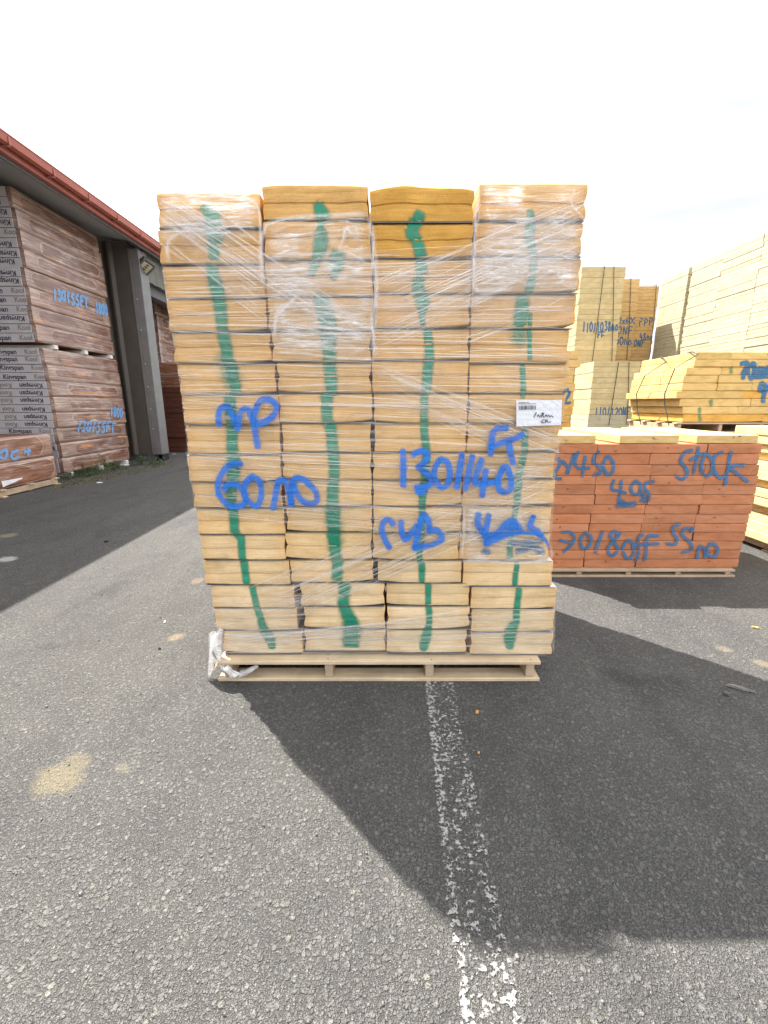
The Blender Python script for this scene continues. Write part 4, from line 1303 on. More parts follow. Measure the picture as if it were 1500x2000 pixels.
GREEN = [
 [(394, 406, .5), (413, 420, 1.1), (417, 459, 1.2), (416, 482, .8), (417, 503, .7)],
 [(412, 519, .8), (419, 553, 1.0), (429, 594, .95), (433, 640, .9), (438, 665, .9), (444, 697, .85), (452, 726, .85), (460, 767, .8)],
 [(449, 774, .9), (450, 800, .85), (452, 832, .85), (453, 884, .9), (456, 892, 1.0), (455, 938, 1.0), (450, 946, 1.0), (450, 990, .8), (455, 1000, .75), (459, 1042, .72), (469, 1050, .65), (472, 1085, .62), (476, 1104, .64), (481, 1139, .6)],
 [(491, 1148, .55), (497, 1170, .55), (502, 1190, .55), (508, 1208, .6), (513, 1227, .75), (527, 1250, .9), (531, 1267, .5)],
 [(621, 398, .75), (630, 421, 1.0), (626, 440, .35), (627, 453, .9), (627, 477, 1.0), (618, 503, .75), (608, 534, .55)],
 [(660, 497, 1.1), (656, 518, 1.1), (650, 544, .4)],
 [(622, 580, .9), (630, 596, 1.05), (640, 632, 1.25), (642, 682, 1.0), (646, 740, .9), (647, 768, .85)],
 [(638, 772, .9), (639, 822, .85), (645, 832, .9), (650, 880, .9), (652, 905, .85), (652, 935, .85), (650, 958, .9), (650, 1008, 1.0), (653, 1067, .95), (659, 1101, .9), (657, 1135, .9)],
 [(673, 1145, 1.0), (671, 1184, .95), (680, 1205, 1.1), (688, 1230, 1.3), (684, 1262, 1.3)],
 [(820, 417, .8), (815, 430, .9), (806, 440, .95), (806, 455, .95), (814, 468, .8), (821, 492, .85), (823, 530, .8), (817, 557, .85), (826, 590, 1.0), (824, 615, .45), (826, 637, .4)],
 [(835, 645, .6), (839, 692, .7), (835, 729, .75), (832, 764, .65), (829, 772, .6), (829, 823, .6), (829, 847, .6), (833, 882, .6), (830, 940, .65), (826, 964, .6), (825, 996, .55), (825, 1040, .5), (819, 1087, .5), (824, 1104, .55), (824, 1136, .5)],
 [(837, 1144, .55), (837, 1180, .5), (839, 1200, .55), (837, 1227, .55), (831, 1250, .9), (827, 1270, .6)],
 [(1036, 411, .45), (1038, 437, .7), (1035, 465, .7), (1043, 495, .62), (1041, 539, .6), (1033, 570, .6)],
 [(1022, 580, .9), (1019, 615, 1.05), (1017, 634, .9)], [(1037, 612, .3), (1036, 640, .3), (1036, 700, .32)],
 [(1022, 714, .4), (1023, 760, .42), (1022, 775, .42)],
 [(1026, 842, .5), (1026, 876, .5), (1020, 905, .55), (1013, 935, .65), (1011, 979, .55), (1005, 1011, .45), (999, 1046, .5), (996, 1090, .5)],
 [(1011, 1102, .4), (1008, 1120, .45), (1006, 1143, .45)],
 [(1015, 1152, .5), (1010, 1190, .55), (1008, 1216, .6), (1000, 1228, .95), (996, 1250, 1.0), (997, 1266, .6)]]
for k, st in enumerate(GREEN):
    qs = px_strokes([[(p[0], p[1], p[2]) for p in st]], Y0, 0.065, step=0.012)
    spray(boards, 'green', qs)
spray(boards, 'green', px_strokes([[(1018, 642), (1016, 665)], [(684, 1220), (684, 1268)], [(650, 990), (655, 1060)], [(440, 700), (455, 760)]], Y0, 0.12, step=0.012, soft=True))
# blue overspray that bled onto the boards below the film's torn edge
spray(boards, 'blue_dark', px_strokes([[(1010, 1078), (1040, 1072), (1062, 1080)], [(945, 1078), (955, 1080)], [(1000, 1062), (1060, 1058)]], Y0, 0.05, step=0.012, soft=True))
for c, l, b in main:
    nm = 'insulation_board'
    o = b.build(nm, 'foam')
    pos = 'top' if l == 0 else 'bottom' if l == 15 else ordinal(l + 1) + ' from top'
    look = 'deep orange-yellow' if (c == 2 and l < 2) else 'ochre yellow' if l < 5 else 'golden yellow' if l < 10 else 'pale cream-yellow'
    extra = ', with chipped front' if (c, l) == (1, 0) else ''
    tag(o, '%s foam board, %s in the wrapped stack\'s %s column%s' % (look, pos, COLW[c], extra), 'foam board', 'boards in the wrapped stack')
    rg = random.Random(c * 99 + l)
    if l > 0: b.facing(True, rg.choice((0.0, 0.002, 0.006)), 'foil_white' if (c == 3 and l > 11) else 'foil')
    b.facing(False, rg.choice((0.0, 0.002, 0.005)))
ZB = min(b.z0 for b in boards)
px0, px1 = on_y(425, 1292, 2.085).x, on_y(1058, 1292, 2.085).x
make_pallet(px0, px1, 2.075, 3.22, 0.0, 'pale wooden pallet under the film-wrapped stack', 4, 5, 'pallet', 'x', 0.020, (ZB - 0.002) - 0.04 - 0.003)

# ---- the stretch film ------------------------------------------------------------
film = thing('stretch_film', (0, Y0 - 0.02, ZB), 'clear creased stretch film wound round the tall yellow stack', 'stretch film')
FY = Y0 - 0.019
def xl_at(z):   # the stack's edges at height z
    bs = [b for c, l, b in main if c == 0 and b.z0 - .001 <= z <= b.z1 + .001]
    return (bs[0].x0 if bs else -0.95)
def xr_at(z):
    bs = [b for c, l, b in main if c == 3 and b.z0 - .001 <= z <= b.z1 + .001]
    return (bs[0].x1 if bs else 0.95)
def film_band(name, quad, mat, layer, nu=60, nv=24, ridges=60, seed=1, wrap=(0, 0), fade=0.16, rw=0.0026, amp=0.003, tilt=0.0):
    """quad: photo pixels tl, tr, br, bl on the film plane. Creases run from the left to the right edge of the quad."""
    tl, tr_, br, bl = [on_y(p[0], p[1], FY) for p in quad]
    rg = random.Random(seed)
    mb = MB()
    lu = ((tr_ - tl).length + (br - bl).length) / 2
    lv = ((bl - tl).length + (br - tr_).length) / 2
    base_y = FY - 0.0012 * layer
    def P(i, j):
        top = tl.lerp(tr_, i); bot = bl.lerp(br, i)
        return top.lerp(bot, j)
    def surf(i, j):
        p = P(i, j)
        ff = min(1.0, min(j, 1 - j) / fade) if fade > 0 else 1.0
        fe = 1.0
        if not wrap[0]: fe = min(fe, i / 0.12)
        if not wrap[1]: fe = min(fe, (1 - i) / 0.12)
        y = base_y - amp * abs(nz(i * 6 + seed, j * 9, seed)) - 0.4 * amp * abs(nz(i * 22, j * 30 + seed, 1.0))
        return (p.x, y, p.z), max(0.0, min(ff, fe)) ** 1.3, (i * lu + seed, j * lv)
    mb.grid(surf, nu, nv)
    # the film turned round the stack's corners
    for side in (0, 1):
        if wrap[side]:
            def flap(i, j, side=side):
                p = P(side, j)
                yy = base_y + wrap[side] * i
                bulge = 0.008 * abs(nz(i * 4, j * 12, seed)) + 0.004
                x = p.x + (bulge if side else -bulge) * (1 if i > 0 else 0)
                ff = min(1.0, min(j, 1 - j) / fade)
                return (x, yy, p.z), ff, ((i * wrap[side] + lu * side) + seed, j * lv)
            mb.grid(flap, 16, nv, 0, side == 0)
    # raised creases, each a thin folded strip
    for k in range(ridges):
        j = rg.uniform(0.03, 0.97); i0 = rg.uniform(-0.25, 0.9); ln = rg.uniform(0.12, 0.6)
        i1 = min(1.0, i0 + ln); i0 = max(0.0, i0)
        if i1 - i0 < 0.05: continue
        dj = rg.uniform(-0.05, 0.05) + tilt * (i1 - i0)
        n = max(4, int((i1 - i0) * lu / 0.05))
        wd = rw * rg.uniform(0.5, 1.6)
        prev = None
        for q in range(n + 1):
            s = q / n
            i = i0 + (i1 - i0) * s
            jj = min(1, max(0, j + dj * s + 0.006 * nz(i * 9, k * 1.7, seed)))
            p = P(i, jj)
            am = min(1.0, min(s, 1 - s) / 0.2) * (0.75 if fade else 1)
            y = base_y - amp * 1.3 - 0.0006
            w2 = wd * (0.4 + 0.6 * am)
            row = [mb.vert((p.x, y + 0.0010, p.z + w2), 0.0, (i * lu, 9 + k)), mb.vert((p.x, y, p.z), am * 1.0, (i * lu, 9.3 + k)), mb.vert((p.x, y + 0.0010, p.z - w2), 0.0, (i * lu, 9.6 + k))]
            if prev:
                mb.face((prev[0], row[0], row[1], prev[1]), 1); mb.face((prev[1], row[1], row[2], prev[2]), 1)
            prev = row
    return mb.build(name, [mat, 'crease'], film, (0, base_y, P(.5, .5).z), True)
def mat_crease():
    m, t, o = nt('film_crease')
    fade = N(t, 'ShaderNodeAttribute', attribute_name='mask').outputs['Fac']
    df = N(t, 'ShaderNodeBsdfDiffuse'); df.inputs['Color'].default_value = (0.88, 0.86, 0.84, 1)
    gl = N(t, 'ShaderNodeBsdfGlossy'); gl.inputs['Roughness'].default_value = 0.22
    m1 = N(t, 'ShaderNodeMixShader'); m1.inputs[0].default_value = 0.4
    L(t, df.outputs[0], m1.inputs[1]); L(t, gl.outputs[0], m1.inputs[2])
    tr = N(t, 'ShaderNodeBsdfTransparent')
    mx = N(t, 'ShaderNodeMixShader')
    L(t, mth(t, 'MULTIPLY', fade, 0.62), mx.inputs[0]); L(t, tr.outputs[0], mx.inputs[1]); L(t, m1.outputs[0], mx.inputs[2])
    L(t, mx.outputs[0], o.inputs['Surface'])
    return m
M['crease'] = mat_crease()
# horizontal turns
film_band('film_turn', [(312, 498), (1137, 470), (1112, 660), (338, 668)], 'film', 0, 70, 24, 90, 3, (1.15, 1.15))
film_band('film_turn', [(332, 625), (1118, 640), (1103, 800), (358, 792)], 'film', 1, 70, 24, 80, 4, (1.15, 1.15))
film_band('film_turn', [(352, 752), (1106, 782), (1084, 925), (370, 905)], 'film', 2, 70, 24, 90, 5, (1.15, 1.15))
film_band('film_turn', [(362, 872), (1086, 905), (1076, 1075), (384, 1010)], 'film', 3, 70, 24, 90, 6, (1.15, 1.15))
film_band('film_turn', [(436, 1238), (1086, 1180), (1082, 1282), (432, 1276)], 'film', 0, 70, 16, 70, 7, (1.15, 1.15))
# diagonal pulls
film_band('film_pull', [(306, 372), (520, 520), (520, 640), (306, 476)], 'film_diag', 4, 50, 24, 46, 8)
film_band('film_pull', [(336, 376), (740, 640), (740, 700), (310, 430)], 'film_diag', 5, 50, 20, 34, 9)
film_band('film_pull', [(722, 540), (1148, 362), (1132, 520), (722, 700)], 'film_diag', 4, 50, 24, 66, 10)
film_band('film_pull', [(900, 480), (1150, 372), (1126, 600), (900, 690)], 'film_diag', 6, 50, 24, 30, 11)
film_band('film_pull', [(470, 1150), (1080, 880), (1078, 990), (580, 1215)], 'film_diag', 4, 60, 24, 70, 12)
film_band('film_pull', [(410, 1160), (620, 1150), (600, 1262), (430, 1270)], 'film_diag', 5, 40, 16, 14, 13)
film_band('film_pull', [(740, 700), (1112, 850), (1100, 930), (720, 770)], 'film_diag', 5, 50, 20, 24, 14)
# loose torn sheets
film_band('loose_sheet', [(514, 436), (722, 420), (738, 560), (508, 570)], 'film_loose', 7, 40, 30, 16, 15, (0, 0), 0.06, 0.002, 0.008)
film_band('loose_sheet', [(516, 548), (738, 540), (732, 700), (536, 690)], 'film_loose', 8, 40, 30, 60, 16, (0, 0), 0.10, 0.002, 0.007)
film_band('loose_sheet', [(306, 368), (510, 366), (514, 470), (310, 470)], 'film_loose', 7, 40, 24, 8, 17, (0, 0), 0.08, 0.002, 0.006)
film_band('loose_sheet', [(928, 358), (1150, 356), (1132, 572), (924, 570)], 'film_loose', 7, 40, 30, 10, 18, (0, 0), 0.05, 0.002, 0.006)
film_band('loose_sheet', [(903, 985), (1080, 1000), (1074, 1097), (897, 1095)], 'film_loose', 6, 36, 20, 14, 19, (0, 0), 0.04, 0.0018, 0.006)
# thick folded hems of the loose sheets
def hem(pts, w_, seed, name='film_hem'):
    rg = random.Random(seed)
    mb = MB()
    line = smooth_line([(on_y(p[0], p[1], FY).x, on_y(p[0], p[1], FY).z, p[2] if len(p) > 2 else 1.0) for p in pts], 0.008)
    prev = None
    for i, p in enumerate(line):
        q0, q1 = line[max(i - 1, 0)], line[min(i + 1, len(line) - 1)]
        d = math.hypot(q1[0] - q0[0], q1[1] - q0[1]) or 1
        nx, ny = -(q1[1] - q0[1]) / d, (q1[0] - q0[0]) / d
        w2 = w_ * p[2] * (1 + 0.5 * nz(i * 0.11, seed))
        e = min(1, min(i, len(line) - 1 - i) / 6)
        row = []
        for s, a in ((-1, 0), (-.5, .4), (-.1, .9), (.25, .5), (1, 0)):
            y = FY - 0.016 - 0.004 * (1 - abs(s)) - 0.002 * nz(i * .2, s * 3, seed)
            row.append(mb.vert((p[0] + nx * w2 * s, y, p[1] + ny * w2 * s), a * e, (i * 0.008, s * 0.02 + seed)))
        if prev:
            for k in range(4):
                mb.face((prev[k], prev[k + 1], row[k + 1], row[k]))
        prev = row
    return mb.build(name, 'hem', film, (line[0][0], FY - .02, line[0][1]), True)
def mat_hem():
    m, t, o = nt('film_hem_film')
    fade = N(t, 'ShaderNodeAttribute', attribute_name='mask').outputs['Fac']
    uv = N(t, 'ShaderNodeUVMap', uv_map='UVMap').outputs[0]
    n = tex(t, uv, 1.0, 5, 0.65, 0.8, (30, 120, 1))
    a = mth(t, 'MULTIPLY', fade, ramp(t, n, [(0.3, 0.15), (0.65, 0.85)]))
    df = N(t, 'ShaderNodeBsdfDiffuse'); df.inputs['Color'].default_value = (0.85, 0.83, 0.84, 1)
    gl = N(t, 'ShaderNodeBsdfGlossy'); gl.inputs['Roughness'].default_value = 0.2
    L(t, bump(t, n, 0.8, 0.01), gl.inputs['Normal'])
    m1 = N(t, 'ShaderNodeMixShader'); m1.inputs[0].default_value = 0.35
    L(t, df.outputs[0], m1.inputs[1]); L(t, gl.outputs[0], m1.inputs[2])
    tr = N(t, 'ShaderNodeBsdfTransparent')
    mx = N(t, 'ShaderNodeMixShader')
    L(t, a, mx.inputs[0]); L(t, tr.outputs[0], mx.inputs[1]); L(t, m1.outputs[0], mx.inputs[2])
    L(t, mx.outputs[0], o.inputs['Surface'])
    return m
M['hem'] = mat_hem()
for k, (pts, w_) in enumerate([
        ([(515, 560), (511, 500), (516, 455), (535, 437), (590, 428), (660, 424), (718, 420)], 0.016),
        ([(718, 422), (727, 460), (731, 520), (736, 570), (728, 640), (734, 700)], 0.020),
        ([(510, 480), (508, 420), (490, 395), (440, 388), (380, 392)], 0.010),
        ([(335, 520), (330, 495), (335, 470), (360, 455)], 0.014),
        ([(540, 670), (538, 640), (545, 615), (560, 600), (590, 575)], 0.018),
        ([(936, 372), (930, 410), (926, 470), (924, 520), (926, 565), (960, 570), (1000, 567)], 0.014),
        ([(1122, 372), (1112, 400), (1135, 430), (1142, 460), (1137, 520)], 0.008),
        ([(898, 1094), (940, 1093), (1000, 1098), (1060, 1093), (1074, 1085), (1072, 1060)], 0.012),
        ([(690, 470), (678, 450), (670, 475), (660, 490)], 0.014), ([(660, 492), (690, 500), (720, 520)], 0.010),
        ([(320, 372), (400, 400), (480, 455), (520, 490)], 0.007), ([(312, 392), (420, 445), (510, 510)], 0.006),
        ([(540, 690), (600, 692), (660, 700), (735, 704)], 0.010),
        ([(905, 985), (905, 1040), (900, 1090)], 0.008),
        ([(432, 1235), (520, 1240), (600, 1230), (760, 1212), (900, 1190)], 0.010),
        ([(520, 1252), (640, 1240), (760, 1228)], 0.008)]):
    hem(pts, w_, 40 + k)
# bunched film hanging at the pallet's left corner
def bunch(pts, r, seed, label=None):
    rg = random.Random(seed)
    mb = MB()
    n = 30
    line = smooth_line([(p[0], p[1], p[2]) for p in pts], 0.012)
    rings = []
    for i, p in enumerate(line):
        s = i / (len(line) - 1)
        rr = r * (0.45 + 0.55 * math.sin(math.pi * min(1, 0.15 + s * 0.85)))
        ring = []
        for k in range(n + 1):
            a = 2 * math.pi * (k % n) / n
            q = rr * (0.62 + 0.55 * abs(nz(math.cos(a) * 3 + seed, math.sin(a) * 3, s * 9)) + 0.3 * nz(math.cos(a) * 8, math.sin(a) * 8, s * 20 + seed))
            ring.append(mb.vert((p[0] + q * math.cos(a), p[1] + q * math.sin(a) * 0.8, max(0.004, p[2] + 0.01 * nz(a, s * 12, seed))), 1.0, (k / n * 0.35, s * 0.4)))
        rings.append(ring)
    for a, b in zip(rings, rings[1:]):
        for k in range(n):
            mb.face((a[k], a[k + 1], b[k + 1], b[k]))
    return mb.build('film_bunch', 'film_bunch', film, pts[0], True)
a = on_y(418, 1236, 2.13); b_ = on_y(414, 1280, 2.12); c_ = on_y(410, 1333, 2.10)
bunch([tuple(a), tuple(b_), (c_.x, c_.y, 0.02)], 0.045, 3)
bunch([tuple(on_y(432, 1225, 2.14)), tuple(on_y(424, 1262, 2.12)), tuple(on_y(428, 1290, 2.08))], 0.030, 4)
d0 = on_y(436, 1300, 2.05); d1 = on_y(462, 1318, 2.05); d2 = on_y(500, 1302, 2.07)
bunch([tuple(d0), (d1.x, d1.y, max(d1.z, .03)), tuple(d2)], 0.040, 5)
# blue writing sprayed on the film
TY = FY - 0.026
Z5 = dict(ox=330, oy=700, s=3.409)
Z6 = dict(ox=700, oy=700, s=3.409)
BLUE5 = [
 [(332, 442), (330, 385), (350, 330), (395, 325), (430, 400), (458, 465), (462, 400), (490, 342), (528, 342), (552, 400), (565, 445)],
 [(592, 592), (575, 500), (568, 390), (598, 296), (650, 272), (700, 295), (715, 335), (690, 385), (640, 420), (582, 440)],
 [(480, 703), (420, 706), (362, 750), (325, 840), (340, 922), (390, 972), (450, 988), (505, 962), (500, 900), (460, 850), (410, 836), (362, 872)],
 [(560, 788), (518, 820), (502, 890), (530, 952), (580, 982), (612, 930), (612, 850), (590, 802), (552, 790)],
 [(692, 1000), (705, 930), (720, 850), (742, 806), (782, 830), (802, 900), (816, 978)],
 [(812, 960), (815, 880), (842, 800), (905, 812), (970, 880), (985, 942), (950, 966), (890, 950), (842, 880), (832, 822)]]
BLUE6 = [
 [(882, 642), (885, 560), (902, 485), (940, 466), (992, 466)], [(888, 592), (960, 560), (1030, 540), (1092, 505)], [(1002, 560), (1012, 620), (1030, 700)],
 [(296, 612), (300, 720), (300, 850)],
 [(362, 640), (420, 616), (460, 642), (440, 690), (398, 726), (450, 760), (490, 810), (460, 850), (382, 860)], [(388, 890), (440, 890)],
 [(540, 672), (508, 740), (510, 800), (550, 858), (592, 838), (610, 760), (590, 690), (545, 672)],
 [(690, 640), (672, 750), (656, 860)], [(760, 650), (736, 750), (712, 870)],
 [(820, 672), (790, 760), (776, 828), (860, 832), (935, 812)], [(850, 742), (835, 830), (822, 918)],
 [(962, 730), (930, 800), (935, 870), (980, 892), (1015, 860), (1010, 780), (985, 722), (956, 732)],
 [(206, 1262), (165, 1180), (156, 1120), (182, 1076), (220, 1086), (230, 1108)],
 [(286, 1086), (290, 1160), (312, 1206), (346, 1172), (390, 1110)],
 [(372, 1268), (400, 1150), (418, 1060), (440, 1040), (468, 1090), (470, 1150)], [(470, 1152), (522, 1142), (556, 1202), (500, 1236), (430, 1252), (372, 1266)],
 [(800, 1040), (796, 1100), (830, 1160), (868, 1200)], [(870, 1042), (850, 1130), (846, 1190), (852, 1240)],
 [(852, 1192, 1.2), (920, 1170, 1.2), (960, 1128), (990, 1092), (1030, 1082), (1060, 1112), (1082, 1152)], [(988, 1132), (1050, 1118)],
 [(1166, 1052), (1150, 1090), (1140, 1122), (1190, 1150), (1216, 1182)], [(856, 1226, 1.3), (930, 1192, 1.3), (1000, 1168, 1.1), (1090, 1160, .6), (1180, 1168, .55), (1238, 1200, .5), (1262, 1244, .4)]]
for strokes, zz in ((BLUE5[:2], Z5), (BLUE5[2:], Z5), (BLUE6[:3], Z6), (BLUE6[3:12], Z6), (BLUE6[12:16], Z6), (BLUE6[16:], Z6)):
    mb = MB()
    for q in [tuple(((a[0], a[1], a[2] - 0.0012), m * 0.36) for a, m in qd) for qd in px_strokes(strokes, TY, 0.050, soft=True, **zz)] + px_strokes(strokes, TY, 0.0285, **zz):
        mb.quads([[((a[0], TY - a[2], a[1]), m) for a, m in q]])
    mb.build('spray_writing', 'blue', film, (0, TY, 1.0))
# printed paper label stuck on the film
lt, lb = on_y(1008, 782, TY), on_y(1008, 833, TY)
rt, rb_ = on_y(1097, 781, TY), on_y(1095, 830, TY)
mb = MB()
def page(i, j):
    p = lt.lerp(rt, i).lerp(lb.lerp(rb_, i), j)
    return (p.x, TY - 0.004 - 0.0022 * abs(nz(i * 7, j * 5, 2)) - 0.001 * abs(nz(i * 22, j * 18, 4)), p.z), 1, (i, j)
mb.grid(page, 30, 18)
lab = mb.build('paper_label', 'paper', film, tuple(lt))
mb = MB()
rg = random.Random(8)
def on_page(i, j, dy=0.009):
    p = lt.lerp(rt, i).lerp(lb.lerp(rb_, i), j)
    return (p.x, TY - dy, p.z)
x = 0.05
while x < 0.43:
    w_ = rg.choice((0.005, 0.008, 0.012))
    mb.face([mb.vert(on_page(x, 0.36)), mb.vert(on_page(x + w_, 0.36)), mb.vert(on_page(x + w_, 0.2)), mb.vert(on_page(x, 0.2))])
    x += w_ + rg.choice((0.004, 0.007, 0.011))
for (xa, xb, ya) in ((0.04, 0.2, 0.07), (0.22, 0.26, 0.07), (0.04, 0.3, 0.12), (0.32, 0.42, 0.12)):
    xx = xa
    while xx < xb:
        mb.face([mb.vert(on_page(xx, ya + .025)), mb.vert(on_page(xx + .012, ya + .025)), mb.vert(on_page(xx + .012, ya)), mb.vert(on_page(xx, ya))])
        xx += 0.018
mb.build('barcode', 'ink', lab, tuple(lt))
mb = MB()
hand = [[(1180, 360), (1165, 390)], [(1185, 385), (1195, 375), (1200, 388), (1210, 380)], [(1222, 362), (1212, 392)], [(1214, 364), (1230, 366), (1222, 378), (1232, 392)], [(1238, 385), (1246, 374), (1252, 388), (1262, 376), (1268, 390), (1278, 380), (1292, 392)],
        [(1232, 408), (1218, 412), (1216, 428), (1230, 426)], [(1242, 406), (1238, 428)], [(1242, 408), (1256, 412), (1244, 418), (1262, 424), (1275, 420)]]
for q in px_strokes(hand, TY, 0.0035, step=0.004, **Z6):
    mb.quads([[((a[0], TY - 0.0095 - a[2], a[1]), m) for a, m in q]])
mb.build('handwriting', 'pen', lab, tuple(lt))

# ================================================================ THE ORANGE-RED STACK
OY = 3.57
Zo = zoompx(1060, 680, 3.409)
OB = [638, 703, 777, 850, 912, 979, 1045, 1108, 1170, 1227, 1287, 1347, 1407, 1463]
OR_ = [1470, 1450, 1450, 1440, 1432, 1420, 1400, 1380, 1365, 1352, 1335, 1322, 1310]
OW = 0.447
orange = []
for r in range(13):
    rg = random.Random(500 + r)
    zt = on_y(1260, 680 + OB[r] / 3.409, OY).z; zb = on_y(1260, 680 + OB[r + 1] / 3.409, OY).z
    vm = 680 + (OB[r] + OB[r + 1]) / 2 / 3.409
    xr = on_y(1060 + OR_[r] / 3.409, vm, OY).x
    for c in range(4):
        g = 0.0015 if rg.random() < 0.7 else rg.uniform(.004, .012)
        xa = xr - OW * (c + 1) + g; xb = xr - OW * c
        k = rg.uniform(0.88, 1.12); q = rg.uniform(-.012, .012)
        col = (0.49 * k, 0.212 * k + q, 0.112 * k + q)
        orange.append((r, c, Board(xa, xb, zb, zt, OY + rg.uniform(0, .012), 1.19, 1, 500 + r * 5 + c, col, (0, 0), 0.55)))
ob_ = [b for _, _, b in orange]
ORTXT = [
 [(88, 738), (110, 740), (115, 780), (85, 830), (92, 868), (125, 870)], [(132, 752), (165, 790), (170, 835)], [(215, 702), (182, 790), (160, 832)],
 [(238, 692), (216, 762), (242, 800), (312, 800)], [(286, 722), (276, 790), (266, 852)],
 [(376, 690), (346, 722), (340, 760), (380, 792), (386, 830), (340, 846)], [(432, 720), (404, 780), (430, 840), (466, 820), (472, 760), (438, 720)],
 [(476, 880), (460, 936), (500, 950), (556, 966)], [(526, 882), (520, 950), (510, 1010)], [(622, 885), (590, 922), (600, 966), (640, 970), (652, 910), (622, 885)],
 [(742, 890), (692, 896), (680, 932), (710, 970), (700, 1012), (658, 1012)],
 [(1000, 680), (950, 692), (920, 750), (952, 792), (970, 832), (930, 872), (888, 850)], [(1040, 660), (1022, 780), (1010, 832)], [(985, 742), (1072, 702)],
 [(1085, 702), (1060, 780), (1082, 850), (1126, 832), (1132, 750), (1098, 700)], [(1202, 692), (1150, 722), (1145, 800), (1180, 862), (1232, 842)],
 [(1262, 690), (1242, 780), (1215, 912)], [(1346, 776), (1242, 792), (1282, 822), (1366, 888)],
 [(130, 1226), (190, 1228), (212, 1270), (180, 1322), (138, 1356)], [(115, 1280), (202, 1302)],
 [(292, 1230), (254, 1270), (265, 1332), (312, 1320), (322, 1260), (288, 1230)], [(402, 1220), (376, 1290), (350, 1362)],
 [(512, 1250), (480, 1220), (450, 1250), (480, 1292), (500, 1340), (460, 1382), (434, 1340), (470, 1290), (520, 1232)],
 [(562, 1280), (534, 1340), (560, 1402), (602, 1370), (602, 1300), (568, 1280)], [(672, 1240), (640, 1262), (640, 1340), (618, 1422)], [(600, 1312), (772, 1300)],
 [(772, 1252), (710, 1250), (690, 1292), (690, 1340), (675, 1412)],
 [(912, 1170), (870, 1190), (870, 1232), (896, 1270), (880, 1306), (828, 1300)], [(1002, 1200), (945, 1202), (930, 1242), (980, 1290), (992, 1340), (928, 1356)], [(990, 1200), (995, 1225)],
 [(1030, 1402), (1045, 1320), (1080, 1342), (1086, 1392), (1096, 1330), (1132, 1300), (1166, 1342), (1145, 1390), (1096, 1372)]]
spray(ob_, 'blue_dark', px_strokes(ORTXT, OY, 0.026, 1060, 680, 3.409))
spray(ob_, 'blue_dark', px_strokes([[(520, 1020), (540, 1032), (560, 1050)], [(660, 960), (690, 1020)], [(500, 1050), (620, 1040)]], OY, 0.07, 1060, 680, 3.409, 0.012, True))
# pencilled batch marks on the board ends
qs = []
for (mx_, my_) in ((838, 665), (490, 685), (170, 940), (140, 1060), (450, 1070), (790, 1062), (105, 1140), (760, 1135), (120, 1190), (780, 1185), (1170, 1190), (1150, 1130), (1215, 990), (90, 1370), (375, 1375), (90, 1430), (430, 1425), (1110, 1422), (830, 790), (840, 900), (1180, 940), (1120, 1365), (155, 615), (755, 600), (735, 600), (1290, 595), (1330, 590)):
    rg = random.Random(mx_ * 3 + my_)
    st = [(mx_ + rg.uniform(-12, 12), my_ + rg.uniform(-7, 7)) for _ in range(rg.choice((3, 4, 5)))]
    qs += px_strokes([st], OY, 0.0036, 1060, 680, 3.409, 0.006)
spray(ob_, 'pencil', qs)
COLR = ['right-hand', 'second from right', 'third from right', 'left-hand']
for r, c, b in orange:
    o = b.build('insulation_board', 'foam_plain')
    pos = 'top row' if r == 0 else 'bottom row' if r == 12 else ordinal(r + 1) + ' row down'
    tag(o, 'orange-red foam board, %s, %s, of the rusty orange stack' % (pos, COLR[c]), 'foam board', 'orange-red boards on the right-hand pallet')
ztop = max(b.z1 for b in ob_)
tops = []
for k, (xa, xb, ya, yb, nm) in enumerate(((105 - 130, 350, 582, 648, 'left'), (525, 912, 572, 633, 'middle'), (1050, 1448, 563, 628, 'right'))):
    pa_, pb_ = on_y(1060 + xa / 3.409, 680 + ya / 3.409, OY), on_y(1060 + xb / 3.409, 680 + yb / 3.409, OY)
    b = Board(pa_.x, pb_.x, ztop + 0.001, ztop + 0.072, OY + 0.01 * k, 1.19, 1, 590 + k, (0.66, 0.47, 0.21), (0, 0), 0.8)
    tops.append(b)
spray(tops, 'pencil', qs)
for b, nm in zip(tops, ('left', 'middle', 'right')):
    o = b.build('insulation_board', 'foam_plain')
    tag(o, 'yellow foam board lying %s on top of the orange-red stack' % ('at the ' + nm if nm != 'middle' else 'in the middle'), 'foam board', 'yellow boards on the orange-red stack')
zb0 = min(b.z0 for b in ob_)
pr_ = on_y(1436, 1120, OY - 0.03)
make_pallet(pr_.x - 1.82, pr_.x, OY - 0.035, OY + 1.1, 0.0, 'wooden pallet under the orange-red board stack', 5, 5, 'pallet_dark', 'x', 0.020, zb0 - 0.002 - 0.043)

# ================================================================ STACKS FARTHER BACK
def pile(x0, x1, y, d, z0, z1, n, col, seed, where, jit=0.012, first=0, mat='foam_plain', group=None, cat='foam board', rough=0.6, look='cream foam board'):
    """a pile of full-width boards; returns the Board list (built later)"""
    out = []
    h = (z1 - z0) / n
    for k in range(first, n):
        rg = random.Random(seed * 100 + k)
        j = rg.uniform(-jit, jit); kk = rg.uniform(0.92, 1.07)
        b = Board(x0 + j, x1 + j, z0 + k * h, z0 + (k + 1) * h, y + rg.uniform(0, jit), d, 1, seed * 100 + k, tuple(c * kk for c in col), (0, 0), rough)
        b.label = '%s, %s from top of the %s' % (look, 'first' if k == n - 1 else ordinal(n - k), where)
        b.group = group or where
        out.append(b)
    return out
def finish(bs, nx=6):
    for b in bs:
        o = b.build('insulation_board', 'foam_plain', nx)
        tag(o, b.label, 'foam board', b.group)
YEL = (0.60, 0.435, 0.20)
CRM = (0.56, 0.455, 0.255)
